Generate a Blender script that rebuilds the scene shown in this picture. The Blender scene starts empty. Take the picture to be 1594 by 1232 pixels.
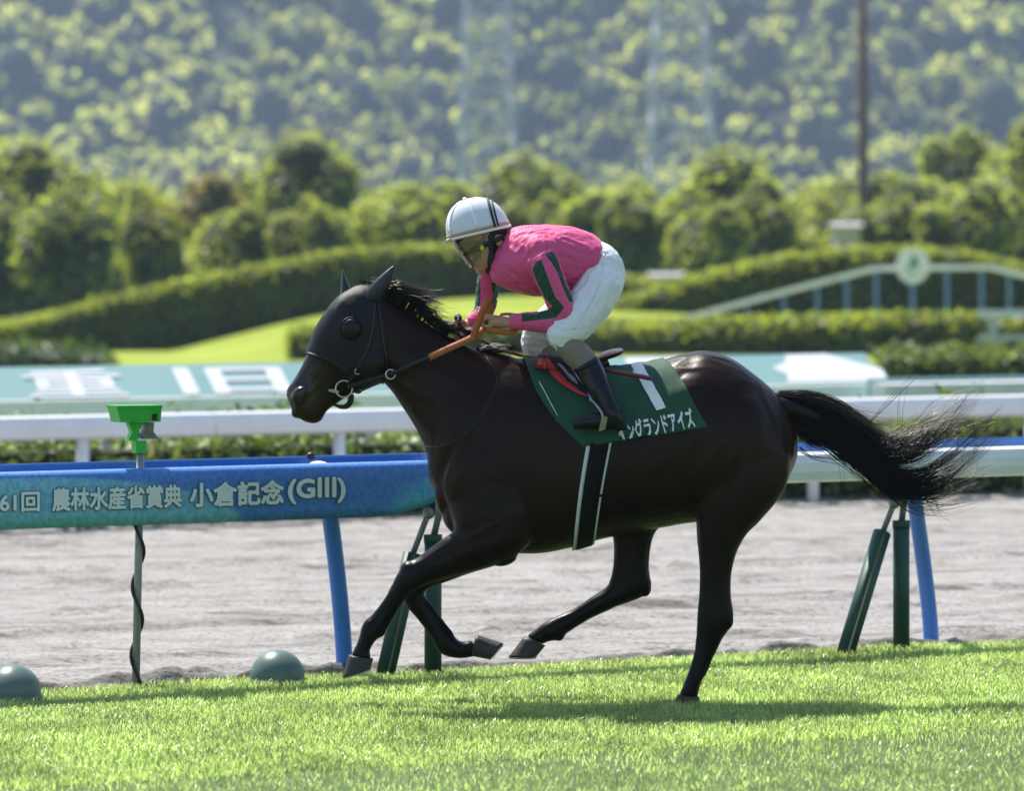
import bpy, bmesh, math, random
import numpy as np
from mathutils import Vector, Matrix
from mathutils.bvhtree import BVHTree

random.seed(4)
RNG = np.random.default_rng(4)
SC = bpy.context.scene
COL = SC.collection
R = math.radians

# ------------------------------------------------------------------ camera
CAM_D, CAM_H = 20.0, 1.886          # metres in front of the horse, eye height
FPX = 7000.0                        # focal length in photo pixels (photo 1594 wide)
ROLL = 0.0072
PITCH = -math.atan((616 - 430) / FPX)
F_ = Vector((0, math.cos(PITCH), math.sin(PITCH)))
U0 = Vector((0, -math.sin(PITCH), math.cos(PITCH)))
X0 = Vector((1, 0, 0))
CU = math.cos(ROLL) * U0 + math.sin(ROLL) * X0
CR = math.cos(ROLL) * X0 - math.sin(ROLL) * U0
CAM = Vector((0, -CAM_D, CAM_H))
cd = bpy.data.cameras.new('camera')
cam = bpy.data.objects.new('camera', cd)
COL.objects.link(cam)
cam.matrix_world = Matrix(((CR.x, CU.x, -F_.x, CAM.x), (CR.y, CU.y, -F_.y, CAM.y), (CR.z, CU.z, -F_.z, CAM.z), (0, 0, 0, 1)))
cd.sensor_width = 36
cd.lens = 36 * FPX / 1594
cd.clip_start = 0.5
cd.clip_end = 4000
cd.dof.use_dof = True
cd.dof.focus_distance = CAM_D - 0.2
cd.dof.aperture_fstop = 2.8
SC.camera = cam

# ------------------------------------------------------------------ sky, sun, exposure
TO_SUN = Vector((-0.34, 0.50, 1.0)).normalized()
w = bpy.data.worlds.new('World')
SC.world = w
w.use_nodes = True
wn = w.node_tree.nodes
wn.clear()
sky = wn.new('ShaderNodeTexSky')
sky.sky_type = 'NISHITA'
sky.sun_disc = False
sky.sun_elevation = math.asin(TO_SUN.z)
sky.sun_rotation = math.atan2(TO_SUN.x, TO_SUN.y)
sky.air_density = 1.2
sky.dust_density = 1.0
bg = wn.new('ShaderNodeBackground')
bg.inputs[1].default_value = 0.105
wo = wn.new('ShaderNodeOutputWorld')
w.node_tree.links.new(sky.outputs[0], bg.inputs[0])
w.node_tree.links.new(bg.outputs[0], wo.inputs[0])
sl = bpy.data.lights.new('sun', 'SUN')
sl.energy = 4.8
sl.angle = R(0.53)
sl.color = (1.0, 0.94, 0.84)
sun = bpy.data.objects.new('sun', sl)
COL.objects.link(sun)
sun.location = (-20, 50, 100)
sun.rotation_euler = (-TO_SUN).to_track_quat('-Z', 'Y').to_euler()
SC.view_settings.view_transform = 'Standard'
SC.view_settings.look = 'None'
SC.view_settings.exposure = 0.82
SC.view_settings.gamma = 1
SC.view_settings.use_curve_mapping = False
SC.render.engine = 'CYCLES'
SC.cycles.use_denoising = True
SC.cycles.max_bounces = 8
SC.cycles.transparent_max_bounces = 8
SC.cycles.volume_bounces = 0
SC.cycles.caustics_reflective = False
SC.cycles.caustics_refractive = False
SC.cycles.sample_clamp_indirect = 4

# ------------------------------------------------------------------ measuring helpers
def ray(px, py):
    return F_ + CR * ((px - 797) / FPX) + CU * ((616 - py) / FPX)
def at_y(px, py, Y):                 # photo measurement -> point in the plane Y = const
    d = ray(px, py)
    return CAM + d * ((Y + CAM_D) / d.y)
def ground(px, py, z=0.0):
    d = ray(px, py)
    return CAM + d * ((z - CAM_H) / d.z)
def far(px, py, dist):
    return at_y(px, py, dist - CAM_D)
# rail frame: the turf edge runs 27 degrees off the picture plane
ANG = R(27)
E0 = Vector((0, 1.64, 0))
SV = Vector((math.cos(ANG), math.sin(ANG), 0))
NV = Vector((math.sin(ANG), -math.cos(ANG), 0))
def RP(s, n, z):
    return E0 + SV * s + NV * n + Vector((0, 0, z))
def rail_sz(px, py, n=0.0):
    d = ray(px, py)
    o = E0 + NV * n
    t = (o - CAM).dot(NV) / d.dot(NV)
    p = CAM + d * t
    return (p - o).dot(SV), p.z

# ------------------------------------------------------------------ materials
def new_mat(name):
    m = bpy.data.materials.new(name)
    m.use_nodes = True
    nt = m.node_tree
    b = nt.nodes['Principled BSDF']
    return m, nt, b
def nd(nt, typ, **kw):
    n = nt.nodes.new(typ)
    for k, v in kw.items():
        setattr(n, k, v)
    return n
def ramp(nt, fac, stops, mode='LINEAR'):
    r = nd(nt, 'ShaderNodeValToRGB')
    r.color_ramp.interpolation = mode
    el = r.color_ramp.elements
    while len(el) > 1:
        el.remove(el[-1])
    el[0].position = stops[0][0]
    el[0].color = (*stops[0][1], 1)
    for p, c in stops[1:]:
        e = el.new(p)
        e.color = (*c, 1)
    nt.links.new(fac, r.inputs[0])
    return r.outputs[0]
def mat(name, col, rough=0.5, var=0.12, scale=8.0, metal=0.0, bump=0.0, bscale=60.0, spec=0.5, sheen=0.0, coat=0.0, detail=4):
    m, nt, b = new_mat(name)
    tc = nd(nt, 'ShaderNodeTexCoord')
    no = nd(nt, 'ShaderNodeTexNoise')
    no.inputs['Scale'].default_value = scale
    no.inputs['Detail'].default_value = detail
    nt.links.new(tc.outputs['Object'], no.inputs['Vector'])
    lo = tuple(c * (1 - var) for c in col)
    hi = tuple(min(1, c * (1 + var)) for c in col)
    nt.links.new(ramp(nt, no.outputs[0], [(0.3, lo), (0.7, hi)]), b.inputs['Base Color'])
    b.inputs['Roughness'].default_value = rough
    b.inputs['Metallic'].default_value = metal
    b.inputs['Specular IOR Level'].default_value = spec
    if sheen:
        b.inputs['Sheen Weight'].default_value = sheen
    if coat:
        b.inputs['Coat Weight'].default_value = coat
    if bump:
        n2 = nd(nt, 'ShaderNodeTexNoise')
        n2.inputs['Scale'].default_value = bscale
        n2.inputs['Detail'].default_value = 3
        nt.links.new(tc.outputs['Object'], n2.inputs['Vector'])
        bp = nd(nt, 'ShaderNodeBump')
        bp.inputs['Strength'].default_value = bump
        bp.inputs['Distance'].default_value = 0.01
        nt.links.new(n2.outputs[0], bp.inputs['Height'])
        nt.links.new(bp.outputs[0], b.inputs['Normal'])
    return m
def leaf_mat(name, c1, c2, trans, tmix=0.45, scale=0.6, gloss=0.04, rough=0.45, tips=None):
    """leaf or blade: diffuse front, light coming through, a little gloss; colour varies from clump to clump"""
    m = bpy.data.materials.new(name)
    m.use_nodes = True
    nt = m.node_tree
    nt.nodes.clear()
    out = nd(nt, 'ShaderNodeOutputMaterial')
    geo = nd(nt, 'ShaderNodeNewGeometry')
    no = nd(nt, 'ShaderNodeTexNoise')
    no.inputs['Scale'].default_value = scale
    no.inputs['Detail'].default_value = 3
    nt.links.new(geo.outputs['Position'], no.inputs['Vector'])
    c = ramp(nt, no.outputs[0], [(0.35, c1), (0.65, c2)])
    hs = nd(nt, 'ShaderNodeHueSaturation')
    mr = nd(nt, 'ShaderNodeMapRange')
    mr.inputs['To Min'].default_value = 0.65
    mr.inputs['To Max'].default_value = 1.35
    nt.links.new(geo.outputs['Random Per Island'], mr.inputs['Value'])
    nt.links.new(mr.outputs[0], hs.inputs['Value'])
    nt.links.new(c, hs.inputs['Color'])
    d = nd(nt, 'ShaderNodeBsdfDiffuse')
    nt.links.new(hs.outputs[0], d.inputs[0])
    t = nd(nt, 'ShaderNodeBsdfTranslucent')
    h2 = nd(nt, 'ShaderNodeHueSaturation')
    nt.links.new(ramp(nt, no.outputs[0], [(0.35, tuple(x * .62 for x in trans)), (0.62, tuple(min(1, x * 1.08) for x in trans))]), h2.inputs['Color'])
    nt.links.new(mr.outputs[0], h2.inputs['Value'])
    nt.links.new(h2.outputs[0], t.inputs[0])
    mx = nd(nt, 'ShaderNodeMixShader')
    mx.inputs[0].default_value = tmix
    nt.links.new(d.outputs[0], mx.inputs[1])
    nt.links.new(t.outputs[0], mx.inputs[2])
    g = nd(nt, 'ShaderNodeBsdfGlossy')
    g.inputs['Roughness'].default_value = rough
    m2 = nd(nt, 'ShaderNodeMixShader')
    m2.inputs[0].default_value = gloss
    nt.links.new(mx.outputs[0], m2.inputs[1])
    nt.links.new(g.outputs[0], m2.inputs[2])
    nt.links.new(m2.outputs[0], out.inputs[0])
    return m

# ------------------------------------------------------------------ mesh helpers
def mk(name, verts, faces, material=None, parent=None, smooth=False):
    me = bpy.data.meshes.new(name)
    me.from_pydata([tuple(v) for v in verts], [], [tuple(f) for f in faces])
    me.validate()
    me.update()
    if smooth:
        me.polygons.foreach_set('use_smooth', [True] * len(me.polygons))
    if material:
        me.materials.append(material)
    o = bpy.data.objects.new(name, me)
    COL.objects.link(o)
    o.parent = parent
    return o
def mk_np(name, V, faces4, material=None, parent=None, smooth=False, nper=4):
    """fast mesh from numpy arrays, all faces with nper corners"""
    me = bpy.data.meshes.new(name)
    nf = len(faces4)
    me.vertices.add(len(V))
    me.vertices.foreach_set('co', np.asarray(V, dtype=np.float32).ravel())
    me.loops.add(nf * nper)
    me.loops.foreach_set('vertex_index', np.asarray(faces4, dtype=np.int32).ravel())
    me.polygons.add(nf)
    me.polygons.foreach_set('loop_start', np.arange(0, nf * nper, nper, dtype=np.int32))
    me.update(calc_edges=True)
    if smooth:
        me.polygons.foreach_set('use_smooth', np.ones(nf, dtype=bool))
    if material:
        me.materials.append(material)
    o = bpy.data.objects.new(name, me)
    COL.objects.link(o)
    o.parent = parent
    return o
def empty(name, loc=(0, 0, 0), label=None, cat=None, group=None):
    o = bpy.data.objects.new(name, None)
    o.empty_display_size = 0.2
    COL.objects.link(o)
    o.location = loc
    if label:
        tag(o, label, cat, group)
    return o
def tag(o, label=None, cat=None, group=None, kind=None):
    if label: o['label'] = label
    if cat: o['category'] = cat
    if group: o['group'] = group
    if kind: o['kind'] = kind
    return o
def box_vf(p0, p1):
    x0, y0, z0 = p0; x1, y1, z1 = p1
    v = [(x0, y0, z0), (x1, y0, z0), (x1, y1, z0), (x0, y1, z0), (x0, y0, z1), (x1, y0, z1), (x1, y1, z1), (x0, y1, z1)]
    f = [(0, 3, 2, 1), (4, 5, 6, 7), (0, 1, 5, 4), (1, 2, 6, 5), (2, 3, 7, 6), (3, 0, 4, 7)]
    return v, f
def merge(*vfs):
    V, F = [], []
    for v, f in vfs:
        k = len(V)
        V += [tuple(p) for p in v]
        F += [tuple(i + k for i in q) for q in f]
    return V, F
def tube_vf(pts, rad, seg=10, cap=True):
    pts = [Vector(p) for p in pts]
    n = len(pts)
    rad = rad if isinstance(rad, (list, tuple)) else [rad] * n
    V, F = [], []
    up = None
    for i, p in enumerate(pts):
        t = (pts[min(i + 1, n - 1)] - pts[max(i - 1, 0)]).normalized()
        if up is None:
            up = Vector((0, 0, 1)) if abs(t.z) < 0.9 else Vector((1, 0, 0))
        a = t.cross(up).normalized()
        up = a.cross(t).normalized()
        for k in range(seg):
            q = 2 * math.pi * k / seg
            V.append(p + (a * math.cos(q) + up * math.sin(q)) * rad[i])
    for i in range(n - 1):
        for k in range(seg):
            k2 = (k + 1) % seg
            F.append((i * seg + k, i * seg + k2, (i + 1) * seg + k2, (i + 1) * seg + k))
    if cap:
        F.append(tuple(range(seg))[::-1])
        F.append(tuple((n - 1) * seg + k for k in range(seg)))
    return V, F
def smooth_path(pts, sub=6):
    P_ = np.array([tuple(p) for p in pts], float)
    return [Vector(p) for p in catmull(P_, sub * (len(P_) - 1) + 1)]
def catmull(A, n):
    """interpolate rows of A at n even parameters"""
    A = np.asarray(A, float)
    m = len(A)
    T = np.linspace(0, m - 1, n)
    return catmull_at(A, T)
def catmull_at(A, T):
    m = len(A)
    T = np.clip(T, 0, m - 1)
    i = np.minimum(T.astype(int), m - 2)
    u = (T - i)[:, None]
    p1, p2 = A[i], A[i + 1]
    p0 = np.where((i > 0)[:, None], A[np.maximum(i - 1, 0)], 2 * p1 - p2)
    p3 = np.where((i < m - 2)[:, None], A[np.minimum(i + 2, m - 1)], 2 * p2 - p1)
    return 0.5 * (2 * p1 + (p2 - p0) * u + (2 * p0 - 5 * p1 + 4 * p2 - p3) * u ** 2 + (3 * p1 - p0 - 3 * p2 + p3) * u ** 3)
def ellipsoid_vf(c, ax, seg=16, rings=10, rot=None):
    V, F = [], []
    c = Vector(c)
    for i in range(1, rings):
        a = math.pi * i / rings
        for k in range(seg):
            b = 2 * math.pi * k / seg
            p = Vector((math.sin(a) * math.cos(b) * ax[0], math.sin(a) * math.sin(b) * ax[1], math.cos(a) * ax[2]))
            V.append(c + (rot @ p if rot else p))
    t = Vector((0, 0, ax[2]))
    V.append(c + (rot @ t if rot else t))
    V.append(c - (rot @ t if rot else t))
    nt_, nb = len(V) - 2, len(V) - 1
    for i in range(rings - 2):
        for k in range(seg):
            k2 = (k + 1) % seg
            F.append((i * seg + k, (i + 1) * seg + k, (i + 1) * seg + k2, i * seg + k2))
    for k in range(seg):
        k2 = (k + 1) % seg
        F.append((nt_, k, k2))
        F.append((nb, (rings - 2) * seg + k2, (rings - 2) * seg + k))
    return V, F
def sweep_vf(profile, s0, s1, steps=1, zfun=None):
    """profile of (n, z) swept along the rail direction, closed"""
    V, F = [], []
    m = len(profile)
    for j in range(steps + 1):
        s = s0 + (s1 - s0) * j / steps
        for (n, z) in profile:
            V.append(RP(s, n, zfun(s, n, z) if zfun else z))
    for j in range(steps):
        for k in range(m):
            k2 = (k + 1) % m
            F.append((j * m + k, (j + 1) * m + k, (j + 1) * m + k2, j * m + k2))
    F.append(tuple(range(m)))
    F.append(tuple(steps * m + k for k in range(m))[::-1])
    return V, F
def text_unit(body, bold=0.0):
    """lettering as a flat mesh scaled to the unit square"""
    cu = bpy.data.curves.new('lettering', 'FONT')
    cu.body = body
    cu.offset = bold
    cu.resolution_u = 4
    o = bpy.data.objects.new('lettering', cu)
    COL.objects.link(o)
    dg = bpy.context.evaluated_depsgraph_get()
    me = o.evaluated_get(dg).to_mesh()
    V = np.array([v.co[:2] for v in me.vertices], float).reshape(-1, 2)
    F = [tuple(p.vertices) for p in me.polygons]
    o.evaluated_get(dg).to_mesh_clear()
    bpy.data.objects.remove(o)
    bpy.data.curves.remove(cu)
    return V, F
def bold_text(body, rad):
    """heavier lettering: the same outline laid several times, each a hair above the last"""
    V, F = text_unit(body, 0.0)
    VV, FF, LL = [], [], []
    sh = [(0, 0)] + [(rad * math.cos(a * math.pi / 4), rad * math.sin(a * math.pi / 4)) for a in range(8)]
    for k, (dx, dy) in enumerate(sh):
        n = len(VV)
        VV += [(p[0] + dx, p[1] + dy) for p in V]
        LL += [k] * len(V)
        FF += [tuple(i + n for i in q) for q in F]
    return np.array(VV), FF, np.array(LL), V.min(0), V.max(0)
def vnoise(shape, cell, rng):
    """smooth value noise on a grid"""
    h, w_ = shape
    gh, gw = int(h / cell[0]) + 3, int(w_ / cell[1]) + 3
    g = rng.random((gh, gw)) * 2 - 1
    y = np.arange(h) / cell[0]; x = np.arange(w_) / cell[1]
    yi = y.astype(int); xi = x.astype(int)
    fy = (y - yi)[:, None]; fx = (x - xi)[None, :]
    fy = fy * fy * (3 - 2 * fy); fx = fx * fx * (3 - 2 * fx)
    a = g[yi][:, xi]; b = g[yi][:, xi + 1]; c = g[yi + 1][:, xi]; d = g[yi + 1][:, xi + 1]
    return (a * (1 - fx) + b * fx) * (1 - fy) + (c * (1 - fx) + d * fx) * fy
def grid_faces(nr, nc):
    i = np.arange(nr - 1)[:, None] * nc + np.arange(nc - 1)[None, :]
    i = i.ravel()
    return np.stack([i, i + 1, i + nc + 1, i + nc], 1)
def cards(C, Nrm, size, rng, elong=1.5):
    """leaf-shaped quads at points C facing roughly Nrm"""
    n = len(C)
    N = Nrm + rng.normal(0, 0.36, (n, 3))
    N /= np.linalg.norm(N, axis=1)[:, None] + 1e-9
    A = np.cross(N, rng.normal(0, 1, (n, 3)))
    A /= np.linalg.norm(A, axis=1)[:, None] + 1e-9
    B = np.cross(N, A)
    s = (size * rng.uniform(0.6, 1.35, n))[:, None]
    V = np.stack([C - A * s * 0.5 * elong, C + B * s * 0.42 + A * s * .05, C + A * s * 0.5 * elong, C - B * s * 0.42 + A * s * .05], 1).reshape(-1, 3)
    F = np.arange(n * 4).reshape(-1, 4)
    return V, F

# ================================================================== THE SETTING
M_TURF = mat('turf_soil', (0.06, 0.10, 0.02), 0.9, 0.35, 6, bump=0.5, bscale=40)
M_BLADE = leaf_mat('grass_blade', (0.045, 0.085, 0.016), (0.07, 0.12, 0.025), (0.66, 0.86, 0.25), 0.72, 1.6, 0.055, 0.28)
M_INFIELD = mat('infield_grass', (0.12, 0.20, 0.04), 0.9, 0.3, 0.4)
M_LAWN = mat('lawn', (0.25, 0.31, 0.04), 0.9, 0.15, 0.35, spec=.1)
def dirt_material():
    m, nt, b = new_mat('dirt')
    geo = nd(nt, 'ShaderNodeNewGeometry')
    n1 = nd(nt, 'ShaderNodeTexNoise'); n1.inputs['Scale'].default_value = 5.0; n1.inputs['Detail'].default_value = 8
    n2 = nd(nt, 'ShaderNodeTexNoise'); n2.inputs['Scale'].default_value = 32.0; n2.inputs['Detail'].default_value = 4
    nt.links.new(geo.outputs['Position'], n1.inputs['Vector'])
    nt.links.new(geo.outputs['Position'], n2.inputs['Vector'])
    c = ramp(nt, n1.outputs[0], [(0.3, (0.262, 0.252, 0.240)), (0.7, (0.352, 0.340, 0.324))])
    mx = nd(nt, 'ShaderNodeMixRGB', blend_type='MULTIPLY')
    mx.inputs[0].default_value = 0.8
    nt.links.new(c, mx.inputs[1])
    nt.links.new(ramp(nt, n2.outputs[0], [(0.33, (0.42, 0.40, 0.38)), (0.52, (1, 1, 1))]), mx.inputs[2])
    # dark streaks along the track: furrow shade put into the colour
    mp = nd(nt, 'ShaderNodeMapping'); mp.inputs['Rotation'].default_value = (0, 0, -ANG); mp.inputs['Scale'].default_value = (.7, 4.5, 1)
    nt.links.new(geo.outputs['Position'], mp.inputs[0])
    n3 = nd(nt, 'ShaderNodeTexNoise'); n3.inputs['Scale'].default_value = 1.0; n3.inputs['Detail'].default_value = 6; n3.inputs['Roughness'].default_value = .65
    nt.links.new(mp.outputs[0], n3.inputs['Vector'])
    m3 = nd(nt, 'ShaderNodeMixRGB', blend_type='MULTIPLY'); m3.inputs[0].default_value = 1.0
    nt.links.new(mx.outputs[0], m3.inputs[1])
    nt.links.new(ramp(nt, n3.outputs[0], [(0.36, (0.42, 0.39, 0.37)), (0.45, (.9, .89, .88)), (.6, (1, 1, 1))]), m3.inputs[2])
    am = nd(nt, 'ShaderNodeAttribute'); am.attribute_name = 'relief_shade'          # shade of furrows, dents and lip painted into the sand colour
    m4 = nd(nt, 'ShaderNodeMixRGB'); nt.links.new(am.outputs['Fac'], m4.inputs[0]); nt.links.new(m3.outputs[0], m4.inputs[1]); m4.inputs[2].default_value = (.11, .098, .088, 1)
    nt.links.new(m4.outputs[0], b.inputs['Base Color'])
    b.inputs['Roughness'].default_value = 0.95
    bp = nd(nt, 'ShaderNodeBump'); bp.inputs['Strength'].default_value = 0.6; bp.inputs['Distance'].default_value = 0.02
    nt.links.new(n2.outputs[0], bp.inputs['Height'])
    nt.links.new(bp.outputs[0], b.inputs['Normal'])
    return m
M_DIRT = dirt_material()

# far ground, one sheet to the foot of the hill and beyond
g = mk('ground', [(-900, -120, -0.06), (900, -120, -0.06), (900, 2600, -0.06), (-900, 2600, -0.06)], [(0, 1, 2, 3)], M_INFIELD)
tag(g, 'flat green infield ground reaching to the hill', 'ground', kind='structure')

# turf: from in front of the camera to the dirt edge
def turf_sheet():
    s = np.linspace(-40, 40, 161); n = np.linspace(0.0, 34, 69)
    V = [RP(a, b, -0.012 + 0.004 * math.sin(a * 2.1) * math.sin(b * 1.7)) for b in n for a in s]
    o = mk_np('turf', np.array(V), grid_faces(len(n), len(s))[:, ::-1], M_TURF, smooth=True)
    return tag(o, 'bright green turf track in the foreground', 'turf', kind='structure')
turf_sheet()

def grass_blades():
    rng = np.random.default_rng(11)
    n = 580000
    # denser towards the part in view
    s = rng.uniform(-6.5, 7.0, n); q = rng.uniform(-0.09, 9.0, n)
    q = np.where(rng.random(n) < 0.55, rng.uniform(-0.09, 3.6, n), q)
    base = np.array(E0)[None, :] + s[:, None] * np.array(SV) + q[:, None] * np.array(NV)
    # keep what the camera could see from here or a step aside
    X, Y = base[:, 0], base[:, 1]
    keep = (np.abs(X) < 0.114 * (Y + CAM_D) + 0.7) & (Y > -5.3)
    base = base[keep]; n = len(base)
    cl = np.zeros(n)
    for k in range(26):
        fx, fy, ph = rng.normal(0, 2.6), rng.normal(0, 2.6), rng.uniform(0, 6.28)
        cl += np.sin(base[:, 0] * fx + base[:, 1] * fy + ph)
    cl = cl / 5.0
    h = rng.uniform(0.015, 0.036, n) * (1 + 0.22 * np.clip(cl, -1.6, 1.6))
    tall = rng.random(n) < 0.002
    h[tall] *= rng.uniform(1.5, 2.3, tall.sum())
    az = rng.uniform(0, 2 * np.pi, n)
    lean = np.abs(rng.normal(0.35, 0.3, n))
    d = np.stack([np.cos(az) * lean, np.sin(az) * lean, np.ones(n)], 1)
    wdir = np.stack([-np.sin(az), np.cos(az), np.zeros(n)], 1)
    tw = rng.normal(0, 0.7, n)
    wdir = wdir + np.stack([np.cos(az), np.sin(az), np.zeros(n)], 1) * tw[:, None]
    wdir /= np.linalg.norm(wdir, axis=1)[:, None]
    wd = rng.uniform(0.0009, 0.0021, n)[:, None]
    base[:, 2] = -0.012
    mid = base + d * (h * 0.55)[:, None]
    d2 = d.copy(); d2[:, :2] *= 2.4; d2[:, 2] *= 0.8
    tip = mid + d2 * (h * 0.5)[:, None]
    V = np.stack([base - wdir * wd, base + wdir * wd, mid + wdir * wd * 0.8, mid - wdir * wd * 0.8, tip], 1).reshape(-1, 3)
    k = np.arange(n) * 5
    F = np.concatenate([np.stack([k, k + 1, k + 2], 1), np.stack([k, k + 2, k + 3], 1), np.stack([k + 3, k + 2, k + 4], 1)], 0)
    o = mk_np('grass', V, F, M_BLADE, nper=3)
    tag(o, 'short sunlit grass blades of the turf track', 'grass', kind='stuff')
grass_blades()

def dirt_track():
    rng = np.random.default_rng(5)
    s = np.arange(-9, 15, 0.055); n = np.concatenate([np.arange(0.0, 0.42, 0.014), np.arange(0.42, 2.0, 0.035), np.arange(2.0, 8, 0.05), np.arange(8, 15.6, 0.07)])
    sh = (len(n), len(s))
    relief_shade = np.zeros(sh)
    z = 0.006 * vnoise(sh, (9, 14), rng) + 0.007 * vnoise(sh, (3, 4), rng) + 0.006 * vnoise(sh, (1.6, 1.8), rng)
    # harrow furrows along the track
    wob = 0.03 * vnoise(sh, (400, 25), rng)
    fur = np.zeros(sh)
    nn = n[:, None] + wob
    c = 0.35
    while c < 15.4:
        amp = rng.uniform(0.2, 1.0) * np.clip(vnoise((1, len(s)), (1, 30), rng)[0] + 0.75, 0, 1)
        fur -= 1.2 * amp[None, :] * np.exp(-((nn - c) / 0.06) ** 2)
        fur += 0.9 * amp[None, :] * np.exp(-((nn - c + 0.11) / 0.05) ** 2)
        c += rng.uniform(0.45, 0.95)
    z += 0.045 * fur
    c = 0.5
    while c < 15.4:                                        # dark lines painted as the shade of harrow furrows
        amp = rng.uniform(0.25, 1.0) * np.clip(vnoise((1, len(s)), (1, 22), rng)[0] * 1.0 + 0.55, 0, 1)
        relief_shade += amp[None, :] * np.exp(-((nn - c) / rng.uniform(.05, .11)) ** 2)
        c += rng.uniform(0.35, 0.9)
    for k in range(200):                                   # hoof dents
        a, b = rng.uniform(-9, 15), rng.uniform(0.3, 15)
        rr = rng.uniform(0.05, 0.15)
        S_, N_ = np.meshgrid((s - a) / (rr * 1.8), (n - b) / rr)
        r2 = S_ ** 2 + N_ ** 2
        relief_shade += .8 * np.exp(-(S_ / 1.5) ** 2 - (N_ / 1.1) ** 2)  # shade in the dent hollows, painted dark
        z += -0.05 * np.exp(-r2 * 1.4) + 0.03 * np.exp(-((np.sqrt(r2) - 1.3) / 0.4) ** 2)
    # crumbly lip along the turf
    edge = np.clip(.62 + .35 * vnoise((1, len(s)), (1, 14), rng)[0], .3, 1.0)
    prof_n = np.where(n < .13, np.exp(-((n - 0.13) / 0.035) ** 2), np.exp(-((n - 0.13) / 0.16) ** 2))[:, None]
    lip = prof_n * edge[None, :] * (0.066 + 0.03 * vnoise(sh, (5, 3), rng) + 0.03 * vnoise(sh, (3, 1.6), rng))
    relief_shade += np.exp(-((n - 0.1) / 0.11) ** 2)[:, None] * (.75 + .4 * vnoise(sh, (5, 3), rng))  # shaded face of the lip painted into the colour
    z += lip - 0.03
    relief_shade = np.clip(relief_shade * .8, 0, .9)
    V = (np.array(E0)[None, None, :] + s[None, :, None] * np.array(SV) - (n[:, None, None]) * np.array(NV))
    V[:, :, 2] = z
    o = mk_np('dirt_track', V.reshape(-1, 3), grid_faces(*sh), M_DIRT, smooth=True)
    at_ = o.data.attributes.new('relief_shade', 'FLOAT', 'POINT'); at_.data.foreach_set('value', relief_shade.astype(np.float32).ravel())
    tag(o, 'grey raked sand track behind the running rail', 'dirt track', kind='structure')
    for (a, b) in ((-70, -9), (15, 80)):                       # the track runs on past the picture
        o2 = mk('dirt_track', [RP(a, 0, -.028), RP(b, 0, -.028), RP(b, -15.6, -.028), RP(a, -15.6, -.028)], [(0, 1, 2, 3)], M_DIRT)
        tag(o2, 'grey sand track running on beyond the picture', 'dirt track', kind='structure')
dirt_track()

# ------------------------------------------------------------------ leafy builders
M_LEAF = leaf_mat('tree_leaf', (0.028, 0.052, 0.012), (0.05, 0.08, 0.016), (0.70, 0.80, 0.10), 0.57, 0.5, 0.05)
M_LEAF2 = leaf_mat('tree_leaf_dark', (0.022, 0.042, 0.011), (0.04, 0.066, 0.014), (0.60, 0.70, 0.09), 0.55, 0.5, 0.05)
M_LEAF3 = leaf_mat('tree_leaf_gold', (0.035, 0.055, 0.012), (0.065, 0.085, 0.016), (0.70, 0.75, 0.10), 0.56, 0.8, 0.05)
M_LEAF_RUST = leaf_mat('tree_leaf_rust', (0.035, 0.045, 0.012), (0.07, 0.06, 0.018), (0.62, 0.52, 0.10), 0.5, 0.8, 0.05)
M_HEDGE = leaf_mat('hedge_leaf', (0.028, 0.052, 0.011), (0.048, 0.076, 0.014), (0.64, 0.74, 0.07), 0.56, 0.9, 0.05)
M_HILL = leaf_mat('hill_leaf', (0.05, 0.08, 0.02), (0.10, 0.13, 0.03), (0.86, 0.94, 0.18), 0.64, 0.02, 0.03)
M_CORE = mat('dark_twig_core', (0.022, 0.032, 0.012), 0.95, 0.3, 3)
M_BARK = mat('bark', (0.10, 0.08, 0.06), 0.9, 0.3, 8, bump=0.4)
M_SHRUB = leaf_mat('shrub_leaf', (0.05, 0.09, 0.018), (0.09, 0.14, 0.025), (0.26, 0.36, 0.05), 0.30, 1.2, 0.05)
M_BRIGHT = leaf_mat('shrub_leaf_bright', (0.07, 0.12, 0.02), (0.11, 0.16, 0.025), (0.40, 0.52, 0.06), 0.4, 1.2, 0.06)

def crown_arrays(rng, rx, rz, n, size, lobes=10, shape='round'):
    """leaf cards over a cluster of lobes; centre at crown middle"""
    C, N = [], []
    L = []
    for k in range(lobes):
        u = rng.normal(0, 1, 3); u /= np.linalg.norm(u)
        f = rng.uniform(0.35, 0.72)
        c = u * np.array([rx, rx, rz]) * f
        r = rng.uniform(0.33, 0.52) * rx
        L.append((c, r))
    L.append((np.zeros(3), 0.72 * rx))
    per = n // len(L)
    for (c, r) in L:
        u = rng.normal(0, 1, (per, 3)); u /= np.linalg.norm(u, axis=1)[:, None]
        rr = r * rng.uniform(0.55, 1.08, per) ** 0.6
        p = c + u * rr[:, None] * np.array([1, 1, rz / rx])
        rnd = rng.normal(0, 1, (per, 3)); u = np.where((rng.random(per) < .5)[:, None], rnd / np.linalg.norm(rnd, axis=1)[:, None], u)
        C.append(p); N.append(u)
    return np.concatenate(C), np.concatenate(N)
CROWNS = {}
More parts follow.
